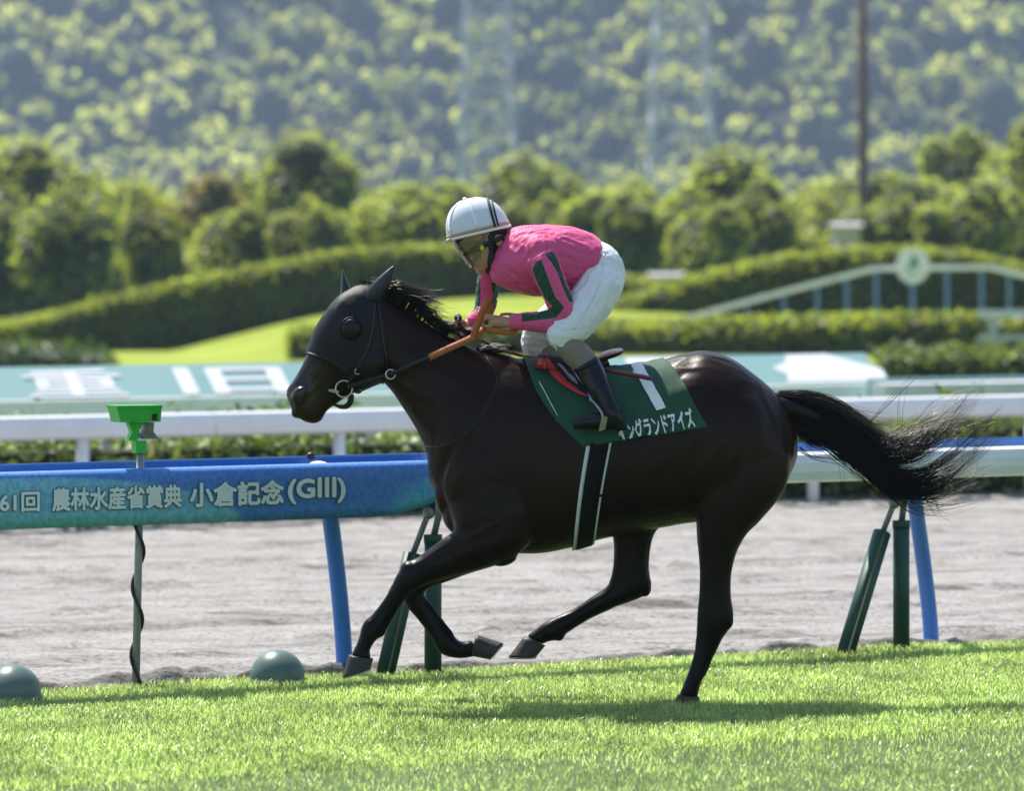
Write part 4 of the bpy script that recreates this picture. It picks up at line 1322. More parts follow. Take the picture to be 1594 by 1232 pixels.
muscles = [
    bump_at(745, 740, -.135, (52, 34, 70), .35), bump_at(745, 740, .135, (52, 34, 70), .35),        # shoulders
    bump_at(790, 800, -.16, (48, 28, 38), -.4), bump_at(697, 762, -.06, (20, 24, 42), .1), bump_at(697, 762, .06, (20, 24, 42), .1), bump_at(720, 800, -.06, (32, 34, 34)), bump_at(720, 800, .06, (32, 34, 34)), bump_at(715, 790, 0, (30, 30, 34)),
    bump_at(1160, 690, -.13, (56, 46, 90), -.25), bump_at(1160, 690, .13, (56, 46, 90), -.25),        # quarters
    bump_at(1078, 622, -.13, (46, 40, 44)), bump_at(1078, 622, .13, (46, 40, 44)),
    bump_at(580, 565, -.045, (24, 24, 24)), bump_at(580, 565, .045, (24, 24, 24)),                    # jowls
    bump_at(547, 512, -.078, (16, 12, 16)), bump_at(547, 512, .078, (16, 12, 16)),                    # brow over the eyes
    bump_at(466, 618, -.045, (13, 9, 15), .6), bump_at(466, 618, .045, (13, 9, 15), .6),               # nostril rims
    Loft(nodes([(464, 634, 3, -.056), (459, 620, 4, -.060), (465, 609, 4.2, -.062), (475, 607, 3.8, -.060), (481, 614, 2.5, -.056)])).vf(nth=12), Loft(nodes([(464, 634, 3, .056), (459, 620, 4, .060), (465, 609, 4.2, .062), (475, 607, 3.8, .060), (481, 614, 2.5, .056)])).vf(nth=12),
    Loft(nodes([(500, 560, 3, -.055), (520, 578, 3.5, -.062), (545, 588, 3, -.07)])).vf(nth=12), Loft(nodes([(500, 560, 3, .055), (520, 578, 3.5, .062), (545, 588, 3, .07)])).vf(nth=12),
    bump_at(490, 647, 0, (14, 15, 12)), bump_at(463, 644, 0, (10, 14, 8)),                             # lips
    bump_at(638, 887, -.15, (15, 17, 14)), bump_at(577, 974, -.15, (11, 14, 12)),                      # knee, fetlock
    bump_at(786, 872, -.13, (20, 18, 9), -.3), bump_at(1132, 966, -.15, (10, 12, 16)), bump_at(1004, 918, .14, (10, 12, 12)),
    Loft(nodes([(632, 917, 6, -.15), (614, 950, 5, -.15), (597, 978, 6, -.15)])).vf(nth=12), Loft(nodes([(1124, 985, 6, -.15), (1108, 1018, 5, -.15), (1093, 1052, 6, -.15)])).vf(nth=12),     # back tendons
    Loft(nodes([(948, 944, 6, .14), (912, 962, 5, .14), (876, 984, 6, .14)])).vf(nth=12), Loft(nodes([(662, 935, 5, .13), (678, 957, 4.5, .13), (702, 990, 6, .13)])).vf(nth=12),
    bump_at(644, 884, -.168, (9, 6, 5), -.6), bump_at(632, 899, -.168, (9, 6, 6), -.6), bump_at(655, 905, -.15, (7, 10, 7)), bump_at(648, 910, .13, (16, 18, 15)), bump_at(1100, 962, -.165, (9, 9, 14)), bump_at(1080, 1060, -.15, (13, 15, 10)),
    bump_at(726, 862, -.165, (34, 12, 12), -.45), bump_at(760, 850, -.17, (36, 14, 14), -.6), bump_at(1108, 850, -.17, (14, 14, 46)), bump_at(1128, 785, -.17, (22, 20, 48), -.15), bump_at(985, 860, .15, (16, 14, 40)),
    bump_at(563, 1012, -.15, (12, 14, 8)), bump_at(1072, 1078, -.15, (14, 15, 7)),
    bump_at(870, 992, .14, (9, 10, 7)), bump_at(592, 986, -.15, (8, 9, 7)),
]
body = fuse('body', [torso.vf(nth=40), neck.vf(nth=36), HEAD.vf(nth=36), nf.vf(), ff.vf(), nh.vf(), fh.vf()] + muscles, .0095, M_COAT, horse, 4, .5)
from mathutils import noise as mnoise
def wrinkle(o, folds, seed=0):
    """push a skin in and out along soft ridges: each set = (centre, reach, ridge direction, spacing, height)"""
    me = o.data
    n = len(me.vertices)
    V = np.empty(n * 3); me.vertices.foreach_get('co', V); V = V.reshape(-1, 3)
    N = np.array([tuple(v.normal) for v in me.vertices])
    D = np.zeros(n)
    for i, (c, reach, dr, sp, h_) in enumerate(folds):
        c = np.array(tuple(c)); dr = np.array(dr, float); dr /= np.linalg.norm(dr)
        r = np.linalg.norm(V - c, axis=1)
        m = np.exp(-(r / reach) ** 2)
        idx = np.where(m > .02)[0]
        for k in idx:
            p = V[k]
            al = float(p @ dr)
            q = (p - dr * al) / sp + dr * al / (sp * 4.5)
            w_ = mnoise.noise(Vector(q + seed + i * 7.3))
            D[k] += m[k] * h_ * (1 - 2.2 * abs(w_))
    V = V + N * D[:, None]
    me.vertices.foreach_set('co', V.astype(np.float32).ravel()); me.update()
wrinkle(body, [(P(740, 700, -.2), .22, (.45, 0, .9), .075, .010), (P(770, 820, -.2), .14, (.9, 0, .5), .05, .007), (P(900, 740, -.28), .28, (.25, 0, 1), .060, .0045), (P(1030, 700, -.26), .2, (.7, 0, .7), .08, .007),
               (P(1150, 690, -.22), .24, (.25, 0, 1), .09, .011), (P(1115, 820, -.18), .14, (.15, 0, 1), .045, .007), (P(660, 590, -.1), .2, (.75, 0, -.65), .06, .007), (P(1100, 580, -.1), .2, (1, 0, -.2), .07, .007),
               (P(690, 865, -.18), .12, (.8, 0, .5), .03, .005), (P(610, 930, -.15), .12, (.5, 0, .85), .022, .0025), (P(1105, 1000, -.15), .12, (.3, 0, 1), .022, .0025), (P(930, 945, .1), .14, (.85, 0, .5), .025, .003),
               (P(490, 600, -.06), .10, (.6, 0, .8), .03, .004), (P(985, 880, .1), .12, (.1, 0, 1), .035, .004)], 5)
_c = P(470, 605, 0)
_at = body.data.attributes.new('muzzle', 'FLOAT', 'POINT')
_at.data.foreach_set('value', np.array([max(0, min(1, 1.5 - (v.co - _c).length / .13)) for v in body.data.vertices], np.float32))
BV = bvh_of(body)
TV = BVHTree.FromPolygons(*torso.vf(nth=64, nt=120, off=.004))

# nostrils and eyes
M_DARK = mat('nostril_dark', (.006, .005, .005), .6)
for sgn in (-1, 1):
    rt = Matrix.Rotation(.55, 3, 'Y')
    v, f = ellipsoid_vf(P(469, 619, sgn * .062), (.016, .011, .024), 16, 10, rt); mk('nostril', v, f, M_DARK, horse, True)

# hooves
def hoof(name, coronet, sole, y, hw0, hw1, shoe=False):
    (a0, b0), (a1, b1) = coronet, sole
    L = Loft([(a0, b0, hw0, y), (tuple(np.add(np.multiply(a0, .5), np.multiply(a1, .5))), tuple(np.add(np.multiply(b0, .5), np.multiply(b1, .5))), (hw0 + hw1) / 2, y), (a1, b1, hw1, y)], 2.3)
    v, f = L.vf(nt=9, nth=28)
    o = mk(name, v, f, M_HOOF, horse, True)
    if shoe:
        d = np.subtract(a1, b1); nrm = np.array([-d[1], d[0]]) / (np.hypot(*d) + 1e-9)
        if nrm[1] < 0: nrm = -nrm
        a2, b2 = tuple(np.add(a1, nrm * 2.6)), tuple(np.add(b1, nrm * 2.6))
        v, f = Loft([(tuple(np.add(a1, nrm * .3)), tuple(np.add(b1, nrm * .3)), hw1 + .6, y), (a2, b2, hw1 + .3, y)], 2.3).vf(nt=3, nth=28)
        mk('horseshoe', v, f, M_SHOE, o)
hoof('hoof', ((543, 1020), (581, 1026)), ((533, 1055), (577, 1042)), -.15, 16, 19, True)
hoof('hoof', ((741, 988), (733, 1022)), ((783, 1002), (760, 1027)), .13, 15, 19, True)
hoof('hoof', ((1055, 1082), (1088, 1085)), ((1047, 1099), (1092, 1099)), -.15, 15, 18, False)
hoof('hoof', ((816, 991), (849, 1006)), ((792, 1023), (835, 1023)), .14, 15, 19, True)

# ------------------------------------------------------------------ mane and tail strands
def strands(name, guides, n, rad, parent, material, jit=8, jend=14, seg=12, seed=1, tip=.15, ydep=.03, rootspread=1.0, mix=True, locks=0):
    """hair: strands blended between guide curves given as (x, y, depth) lists"""
    rng = np.random.default_rng(seed)
    G = [catmull(np.array([list(P(g_[0], g_[1], g_[2] if len(g_) > 2 else 0.0)) for g_ in gg]), seg + 1) for gg in guides]
    V, F = [], []
    cnt = 0
    LK = [(rng.integers(0, len(G)), rng.random(), rng.normal(0, 1, 3), rng.normal(0, 1, 3), rng.uniform(4, 10), rng.uniform(0, 6.28), rng.normal(0, 1, 3), rng.uniform(.7, 1.08)) for _ in range(max(1, locks))]
    for k in range(n):
        i = rng.integers(0, len(G)); j = min(max(i + rng.integers(-1, 2), 0), len(G) - 1) if mix else i
        u = rng.random()
        C = G[i] * (1 - u) + G[j] * u
        t = np.linspace(0, 1, seg + 1)[:, None]
        r0 = rng.normal(0, jit * .5 * PXM * rootspread, 3) * np.array([1, 0, 1]) + np.array([0, rng.normal(0, ydep * .6), 0])
        r1 = rng.normal(0, jend * PXM, 3); r1[1] = rng.normal(0, ydep * 1.6)
        wob = np.sin(t * rng.uniform(4, 9) + rng.uniform(0, 6.28)) * rng.normal(0, jit * .25 * PXM, 3)[None, :] * t
        grow = np.clip(.3 + .7 * t / .3, 0, 1)
        cut = rng.uniform(.72, 1.06)
        if locks:                                          # strands gather into locks that taper together
            li, lu, la, lb, lf, lp, lw, lc = LK[rng.integers(0, locks)]
            lj = min(li + 1, len(G) - 1)
            C = G[li] * (1 - lu) + G[lj] * lu
            sq = np.array([1, .0, 1]); yy = np.array([0, 1., 0])
            r0 = la * sq * jit * .5 * PXM * rootspread + yy * la[1] * ydep * .6 + r0 * .45
            r1 = lb * sq * jend * PXM + yy * lb[1] * ydep * 1.6 + r1 * .22
            wob = np.sin(t * lf + lp) * lw[None, :] * jit * .35 * PXM * t + wob * .4
            cut = lc * rng.uniform(.88, 1.0)
        C = C + r0 * grow * (1 - t * .5) + r1 * t ** 2 + wob
        C = catmull_at(C, np.linspace(0, seg * min(cut, 1), seg + 1))
        rr = rad * rng.uniform(.6, 1.3) * (1 - (1 - tip) * np.linspace(0, 1, seg + 1) ** 1.5)
        T = np.gradient(C, axis=0); T /= np.linalg.norm(T, axis=1)[:, None] + 1e-9
        A = np.cross(T, [0, 1.0, 0.02]); A /= np.linalg.norm(A, axis=1)[:, None] + 1e-9
        B = np.cross(T, A)
        ring = np.stack([C + A * rr[:, None] * math.cos(q) + B * rr[:, None] * math.sin(q) for q in (0, 2.094, 4.189)], 1).reshape(-1, 3)
        V.append(ring)
        b0 = cnt; m = seg + 1
        for s in range(seg):
            for q in range(3):
                F.append((b0 + s * 3 + q, b0 + s * 3 + (q + 1) % 3, b0 + (s + 1) * 3 + (q + 1) % 3, b0 + (s + 1) * 3 + q))
        cnt += m * 3
    o = mk_np(name, np.concatenate(V), np.array(F), material, parent, True)
    return o
tail = empty('tail', (0, 0, 0)); tail.parent = horse
DOCK = Loft(nodes([(1196, 628, 14, 0), (1222, 634, 17, 0), (1262, 645, 14, 0), (1300, 664, 9, 0), (1335, 690, 5, 0), (1355, 706, 2, 0)]))
v, f = DOCK.vf(nth=16); mk('dock', v, f, M_HAIR, tail, True)
strands('tail_hair', [[(1212, 616), (1262, 624), (1318, 650), (1372, 694), (1432, 672), (1528, 596)],
                      [(1214, 620), (1268, 632), (1328, 664), (1388, 712), (1448, 686), (1530, 612)],
                      [(1216, 626), (1275, 645), (1335, 680), (1398, 730), (1464, 708), (1540, 636)],
                      [(1219, 636), (1280, 658), (1342, 700), (1402, 748), (1468, 730), (1542, 660)],
                      [(1222, 648), (1285, 670), (1345, 716), (1400, 760), (1456, 754), (1532, 690)],
                      [(1222, 655), (1280, 675), (1338, 714), (1388, 756), (1436, 766), (1500, 736)]], 1250, .0018, tail, M_HAIR, 20, 24, 18, 2, .2, .034, locks=95)
strands('tail_hair', [[(1222, 618), (1262, 622), (1305, 634), (1335, 650), (1372, 662)], [(1245, 622), (1290, 630), (1330, 650), (1365, 672), (1410, 668)],
                      [(1262, 628), (1312, 645), (1352, 676), (1390, 690), (1430, 662)]], 240, .0013, tail, M_HAIR_TIP, 9, 12, 12, 5, .25, .03)
strands('tail_hair', [[(1222, 645), (1240, 668), (1258, 686), (1278, 700)], [(1228, 650), (1252, 672), (1270, 690), (1300, 692)], [(1235, 655), (1262, 675), (1290, 680), (1320, 690)]], 210, .0016, tail, M_HAIR, 9, 9, 10, 6, .2, .025)
strands('tail_hair', [[(1244, 697), (1262, 712), (1300, 718), (1345, 730), (1375, 748)], [(1246, 704), (1275, 716), (1305, 720), (1312, 745), (1318, 780)], [(1330, 700), (1360, 735), (1390, 762), (1412, 775)],
                      [(1390, 760), (1430, 765), (1445, 785), (1458, 800)], [(1395, 740), (1400, 690), (1402, 640), (1404, 598)], [(1352, 660), (1385, 625), (1420, 590), (1424, 584)], [(1410, 760), (1450, 775), (1462, 795), (1480, 796)]], 46, .0012, tail, M_HAIR, 5, 7, 16, 8, .3, .02, 1.0, False)
strands('tail_hair', [[(1380, 700), (1430, 690), (1465, 665), (1512, 660)], [(1390, 715), (1440, 705), (1480, 680), (1520, 668)], [(1385, 690), (1420, 670), (1455, 645), (1508, 638)]], 150, .0011, tail, M_HAIR_TIP, 14, 16, 12, 9, .3, .03)
mane = empty('mane', (0, 0, 0)); mane.parent = horse
strands('mane_hair', [[(595, 460), (600, 444), (620, 446), (645, 456), (670, 464)], [(603, 470), (612, 450), (632, 455), (655, 468), (676, 462)], [(613, 478), (624, 458), (645, 466), (660, 480), (668, 478)],
                      [(626, 486), (638, 466), (652, 476), (664, 490), (672, 486)], [(639, 496), (648, 476), (660, 488), (672, 500), (684, 496)], [(653, 504), (662, 486), (674, 498), (690, 504), (700, 500)],
                      [(671, 516), (682, 500), (696, 508), (712, 514), (724, 512)], [(691, 526), (702, 510), (716, 516), (728, 524), (738, 530)]], 1100, .0016, mane, M_HAIR, 8, 9, 10, 3, .2, .028, locks=90)
strands('mane_hair', [[(601, 466), (606, 446), (628, 446), (652, 454), (678, 462)], [(616, 478), (626, 454), (648, 458), (668, 464), (684, 470)], [(651, 502), (660, 482), (672, 486), (684, 488), (698, 492)]], 170, .0011, mane, M_HAIR_TIP, 9, 10, 10, 4, .3, .03)
strands('mane_hair', [[(753, 554), (765, 541), (782, 540), (800, 545)], [(766, 558), (780, 545), (795, 543), (808, 548)], [(741, 552), (752, 541), (768, 543), (786, 548)]], 260, .0014, mane, M_HAIR, 6, 6, 8, 12, .3, .03)
strands('mane_hair', [[(567, 458), (566, 441), (562, 436), (556, 438)], [(575, 458), (576, 440), (582, 437), (586, 440)]], 60, .0012, mane, M_HAIR, 5, 5, 8, 13, .3, .02)

# ------------------------------------------------------------------ hood, bridle
M_HOOD = mat('black_hood_cloth', (.0035, .004, .005), .38, .15, 25, bump=.3, bscale=300, spec=.3)
M_EARC = mat('ear_cloth_sheen', (.016, .020, .030), .32, .15, 25, bump=.2, bscale=300, spec=.5)  # blue-grey of the lit ears put into the cloth colour
M_LEATHER = mat('black_leather', (.006, .006, .007), .35, .2, 30, spec=.4)
M_CUP = mat('eye_cup_plastic', (.004, .004, .005), .34, .1, 10, spec=.3)
M_RING = mat('ring_metal', (.62, .58, .50), .3, .1, 30, metal=.9)
M_BIT = mat('bit_rubber', (.42, .46, .30), .5, .1, 20)
hood = empty('horse_hood', tuple(P(550, 540)), 'black blinker hood covering the head and ears of the horse', 'hood')
HO = Vector(hood.location)
def hood_shell():
    nth, nt = 48, 40
    V = []
    TH = np.linspace(0, 2 * np.pi, nth, endpoint=False)
    ca = np.cos(TH)                                # +1 on the forehead side, -1 on the jaw side
    t0 = np.interp(ca, [-1, 0, 1], [1.05, .85, 1.25])
    t1 = np.interp(ca, [-1, -.3, .4, 1], [3.35, 4.35, 5.6, 6.15])
    for i in range(nt):
        u = i / (nt - 1)
        V.append(HEAD.pts(t0 + (t1 - t0) * u, TH, .004 + .002 * math.sin(u * 3.14)))
    V = np.concatenate(V)
    # follow the skin where it bulges
    F = [(i * nth + k, i * nth + (k + 1) % nth, (i + 1) * nth + (k + 1) % nth, (i + 1) * nth + k) for i in range(nt - 1) for k in range(nth)]
    out = []
    for p in V:
        q = Vector(p)
        loc, nr, idx, dist = BV.find_nearest(q)
        if loc is not None and dist < .04:
            q = loc + nr * .0055
        out.append(q - HO)
    o = mk('hood_cloth', out, F, M_HOOD, hood, True)
    wrinkle(o, [(P(520, 480, -.08) - HO, .09, (.8, 0, .5), .022, .0045), (P(575, 490, -.08) - HO, .08, (.2, 0, 1), .02, .004), (P(540, 560, -.08) - HO, .09, (.9, 0, -.4), .022, .0035), (P(560, 455, 0) - HO, .08, (.3, 1, .2), .018, .004)], 9)
    md = o.modifiers.new('even', 'SMOOTH'); md.iterations = 1; md.factor = .3
    md = o.modifiers.new('thick', 'SOLIDIFY'); md.thickness = .003; md.offset = 1
    return o
hood_shell()
def ear(secs, label=None):
    v, f = Loft(secs, 2.0).vf(nt=18, nth=20)
    o = mk('ear_cover', [Vector(p) - HO for p in v], f, M_EARC, hood, True)
    return o
ear([((563, 464), (594, 472), 10, -.048), ((570, 453), (598, 462), 11, -.056), ((583, 438), (606, 447), 10, -.064), ((598, 424), (612, 431), 6.5, -.068), ((612, 413.5), (615, 416), 1.2, -.07)])
ear([((529, 464), (549, 455), 9, .05), ((530, 450), (545, 447), 9, .055), ((531, 436), (541, 437), 7, .06), ((532.5, 427), (537, 428), 4, .062), ((533.5, 420), (535, 420.5), 1, .063)])
# eye holes, eyes and the half cups that stand behind them
M_EYEBALL = mat('horse_eye', (.010, .006, .004), .08, .1, 10, coat=.8)
for sgn in (-1, 1):
    c = P(548, 512, 0); hit = BV.ray_cast(Vector((c.x, sgn * 1.0, c.z)), Vector((0, -sgn, 0)))[0]
    v, f = ellipsoid_vf(Vector((hit.x, hit.y - sgn * .006, hit.z)), (.022, .011, .018), 20, 12, Matrix.Rotation(.35, 3, 'Y')); mk('eye', v, f, M_EYEBALL, horse, True)
    V, F = [], []
    seg = 30
    prof = [(.050, -.008), (.048, .001), (.043, .010), (.035, .016), (.024, .020), (.012, .022), (.001, .0222)]
    for (r_, h_) in prof:
        for k in range(seg):
            a = 2 * math.pi * k / seg
            V.append(Vector((hit.x + r_ * math.cos(a) * .95 + .18 * h_, hit.y + sgn * h_, hit.z + r_ * math.sin(a) * 1.02)) - HO)
    m = len(prof)
    F = [(i * seg + k, i * seg + (k + 1) % seg, (i + 1) * seg + (k + 1) % seg, (i + 1) * seg + k) for i in range(m - 1) for k in range(seg)]
    o = mk('eye_cup', V, F, M_CUP, hood, True)
    pts = [Vector((hit.x + .050 * math.cos(a) * .95, hit.y + sgn * .001, hit.z + .051 * math.sin(a))) - HO for a in np.linspace(0, 2 * math.pi, 31)]
    v, f = tube_vf(pts, .004, 6, False); mk('cup_seam', v, f, M_HOOD, o, True)
def surf(px, py, off, side=-1, bv=None):
    """point on the horse's skin seen at a photo spot, lifted by off"""
    b = bv or BV
    c = P(px, py, side * .12)
    h_ = b.ray_cast(Vector((c.x, side * 1.5, c.z)), Vector((0, -side, 0)))
    if h_[0] is None:
        l = b.find_nearest(Vector((c.x, side * .03, c.z)))
        return l[0] + l[1] * off, l[1]
    return h_[0] + h_[1] * off, h_[1]
def ribbon_vf(P3, N3, width, thick=.004, w_end=None):
    """flat strap along points with surface normals"""
    V, F = [], []
    n = len(P3)
    for i in range(n):
        t = (P3[min(i + 1, n - 1)] - P3[max(i - 1, 0)]).normalized()
        nr = (N3[i] - t * N3[i].dot(t)).normalized()
        b = t.cross(nr).normalized()
        w_ = width if w_end is None else width + (w_end - width) * i / (n - 1)
        for a, c in ((-1, 0), (1, 0), (1, 1), (-1, 1)):
            V.append(P3[i] + b * (a * w_ / 2) + nr * (c * thick))
    for i in range(n - 1):
        for k in range(4):
            k2 = (k + 1) % 4
            F.append((i * 4 + k, i * 4 + k2, (i + 1) * 4 + k2, (i + 1) * 4 + k))
    F += [(0, 1, 2, 3)[::-1], tuple((n - 1) * 4 + k for k in range(4))]
    return V, F
def strap_path(pts, off, side=-1, sub=6, bv=None):
    A = catmull(np.array(pts, float), sub * (len(pts) - 1) + 1)
    Q = [surf(a[0], a[1], off, side, bv) for a in A]
    return [q[0] for q in Q], [q[1] for q in Q]
bridle = empty('bridle', tuple(P(530, 590)), 'black leather bridle with metal bit rings on the horse head', 'bridle')
BO = Vector(bridle.location)
def part(name, vf, m_, parent, off, sm=False):
    return mk(name, [Vector(p) - off for p in vf[0]], vf[1], m_, parent, sm)
for side in (-1, 1):
    for pts, wd, nm in (([(479, 551), (500, 557), (522, 566), (541, 580)], .012, 'noseband'), ([(583, 470), (580, 505), (572, 545), (556, 575), (541, 597)], .014, 'cheek_strap'),
                        ([(588, 470), (594, 515), (600, 555), (597, 586)], .012, 'throat_strap'), ([(541, 597), (552, 606), (560, 607)], .012, 'chin_strap')):
        part(nm, ribbon_vf(*strap_path(pts, .011, side), wd, .004), M_LEATHER, bridle, BO, True)
    # bit ring and its rubber
    c, nr = surf(534, 604, .012, side)
    pts = [c + Vector((.037 * math.cos(a), 0, .037 * math.sin(a))) + Vector((0, side * .006, 0)) for a in np.linspace(0, 2 * math.pi, 33)]
    part('bit_ring', tube_vf(pts, .0035, 8, False), M_RING, bridle, BO, True)
    c, nr = surf(519, 609, .006, side)
    part('bit_cheek', ellipsoid_vf(c, (.026, .008, .008), 14, 8, Matrix.Rotation(.2, 3, 'Y')), M_BIT, bridle, BO, True)
    c, nr = surf(556, 577, .013, side)
    pts = [c + Vector((.012 * math.cos(a), 0, .014 * math.sin(a))) for a in np.linspace(2.2, 5.4, 14)]
    part('buckle', tube_vf(pts, .0025, 6), M_RING, bridle, BO, True)
for i, (dx, dz) in enumerate(((0, 0), (-.012, .006))):                               # curb loop under the chin
    pts = [P(x, y, 0) + Vector((dx, -.02, dz)) for x, y in ((520, 629), (530, 634), (541, 634), (548, 626), (549, 614))]
    part('curb_loop', tube_vf(smooth_path(pts, 5), .007, 8), M_LEATHER, bridle, BO, True)

# neck strap lying on the chest and wither
strap = empty('neck_strap', tuple(P(700, 690)), 'thin black strap round the base of the horse neck', 'strap')
SO = Vector(strap.location)
for side in (-1, 1):
    part('strap_half', ribbon_vf(*strap_path([(658, 696), (690, 694), (725, 676), (760, 630), (774, 590), (757, 556)], .001, side), .008, .002), M_LEATHER, strap, SO, True)

# ------------------------------------------------------------------ number cloth, girth
M_CLOTH = mat('green_number_cloth', (.006, .072, .036), .75, .1, 12, bump=.35, bscale=400, sheen=.12)
M_PRINT = mat('cloth_print_white', (.80, .82, .84), .7, .04, 12)
M_GIRTH = mat('girth_webbing', (.0035, .0035, .0045), .65, .2, 40, bump=.3, bscale=200, spec=.15)
M_GIRTHW = mat('girth_white_edge', (.62, .66, .66), .7, .08, 20)
cloth = empty('number_cloth', tuple(P(950, 640, -.28)), 'green saddle number cloth with white number 1 and name print', 'saddle cloth')
CO = Vector(cloth.location)
def drape(u, v, off, front, rear, bottom, side_lim=1.0):
    """cloth point: u 0..1 front to rear, v -1..1 far hem over the back to near hem"""
    a = abs(v)
    ft = np.array(front[0]) * (1 - a) + np.array(front[1]) * a
    rt = np.array(rear[0]) * (1 - a) + np.array(rear[1]) * a
    q = ft * (1 - u) + rt * u
    if a > 0:
        q = q + np.array([0, math.sin(u * math.pi) * 6 * a])
    return q
def cloth_sheet():
    nu, nv = 46, 61
    V = []
    for j in range(nv):
        v_ = -1 + 2 * j / (nv - 1)
        a = abs(v_)
        for i in range(nu):
            u = i / (nu - 1)
            side = 1 if v_ < 0 else -1
            # edges: top seam over the spine, hem on the flank
            fx = np.interp(a, [0, .35, .7, 1], [812, 835, 868, 906]); rx = np.interp(a, [0, .3, 1], [1030, 1050, 1098])
            x = fx + (rx - fx) * u
            hem = 697 + (668 - 697) * u
            ang = a * 1.0
            # walk down the flank: cast towards the spine axis from a fan of directions
            zc = P(x, 705, 0).z; X_ = P(x, 705, 0).x
            zh = P(x, hem, -.28).z
            ah = math.atan2(.27, zh - zc)
            th = a ** .9 * ah
            d = Vector((0, -side * math.sin(th), -math.cos(th))) if side == 1 else Vector((0, math.sin(th), -math.cos(th)))
            o = Vector((X_, 0, zc)) - d * 1.2
            h_ = BV.ray_cast(o, d)
            wr = .0025 * math.sin(x * .11 + a * 5) * a + .0015 * math.sin(x * .31 + a * 9)
            V.append(h_[0] + h_[1] * (.011 + wr + .006 * a * a) - CO)
    F = [(j * nu + i, j * nu + i + 1, (j + 1) * nu + i + 1, (j + 1) * nu + i) for j in range(nv - 1) for i in range(nu - 1)]
    o = mk('cloth_sheet', V, F, M_CLOTH, cloth, True)
    return o
cs = cloth_sheet()
_V = [tuple(Vector(v.co) + CO) for v in cs.data.vertices]
CBV = BVHTree.FromPolygons(_V, [tuple(p.vertices) for p in cs.data.polygons])
md = cs.modifiers.new('thick', 'SOLIDIFY'); md.thickness = .004; md.offset = 1
def on_cloth(px, py, off, side=-1):
    c = P(px, py, side * .2)
    h_ = CBV.ray_cast(Vector((c.x, side * 1.5, c.z)), Vector((0, -side, 0)))
    if h_[0] is None:
        l = CBV.find_nearest(Vector((c.x, side * .2, c.z))); return l[0] + Vector((0, side * off, off))
    return h_[0] + h_[1] * (off if h_[1].y * side > 0 else -off)
def print_poly(name, quad, nx, ny, side=-1):
    """printed patch: a fine grid laid on the cloth inside a measured quad"""
    A = [np.array(q, float) for q in quad]
    V = []
    for j in range(ny + 1):
        for i in range(nx + 1):
            u, v_ = i / nx, j / ny
            q = (A[0] * (1 - u) + A[1] * u) * (1 - v_) + (A[3] * (1 - u) + A[2] * u) * v_
            V.append(on_cloth(q[0], q[1], .0065, side) - CO)
    F = [tuple(int(x) for x in q) for q in grid_faces(ny + 1, nx + 1)]
    return mk(name, V, F, M_PRINT, cloth)
print_poly('number_print', [(981, 566), (998, 563), (1036, 635), (1021, 639)], 4, 22)
def name_print():
    V, F, LL, lo, hi = bold_text('\u30a4\u30f3\u30b0\u30e9\u30f3\u30c9\u30a2\u30a4\u30ba', .03)
    U = (V - lo) / (hi - lo)
    pts = []
    for u, l in zip(U, LL):
        x = 966 + 116 * u[0] + 0 - 8 * u[1]
        y = 689 - 25 * u[0] - 30 * u[1] + 2 * u[1] * u[0]
        pts.append(on_cloth(x, y, .0065 + .0003 * l) - CO)
    mk('name_print', pts, F, M_PRINT, cloth)
name_print()
print_poly('edge_binding', [(838, 594), (842, 599), (869, 649), (867, 647)], 1, 8)

girth = empty('girth', tuple(P(915, 800, -.25)), 'black elastic girth with pale edges under the horse belly', 'girth')
GO = Vector(girth.location)
def ring_band(name, xoff0, xoff1, off, m_):
    """band round the barrel from the cloth hem under the belly and up the other side"""
    V, F = [], []
    ths = np.linspace(math.radians(78), math.radians(282), 70)
    n = len(ths)
    for th in ths:
        d = Vector((0, math.sin(th), -math.cos(th)))                 # inward direction for the near side first
        for k, xo in enumerate((xoff0, xoff1)):
            # the strap leans: lower end further forward
            low = (1 - math.cos(th)) / 2
            x = P(934 - 26 * max(0, low - .35) / .65 + xo * (1 - .18 * low), 720, 0)
            o = Vector((x.x, 0, P(0, 715).z)) - d * 1.0
            h_ = TV.ray_cast(o, d)[0]
            if low < .45 or d.y * 0 + low < .62:
                h2 = BV.ray_cast(o, d)[0]
                if (h2 - o).length < (h_ - o).length and (h_ - h2).length < .03: h_ = h2
            V.append(h_ - d * off - GO); V.append(h_ - d * (off + .005) - GO)
    for i in range(n - 1):
        a, b = i * 4, (i + 1) * 4
        F += [(a + 1, b + 1, b + 3, a + 3), (a, a + 2, b + 2, b), (a, b, b + 1, a + 1), (a + 2, a + 3, b + 3, b + 2)]
    return mk(name, [p for p in V], F, m_, girth, True)
ring_band('webbing', -15, 15, .009, M_GIRTH)
ring_band('pale_edge', -22, -14.8, .006, M_GIRTHW)
ring_band('pale_edge', 14.8, 19, .006, M_GIRTHW)
c0, n0 = surf(927, 768, .013)
part('buckle', box_vf((c0.x - .04, c0.y - .004, c0.z - .006), (c0.x + .04, c0.y + .004, c0.z + .006)), M_GIRTH, girth, GO)

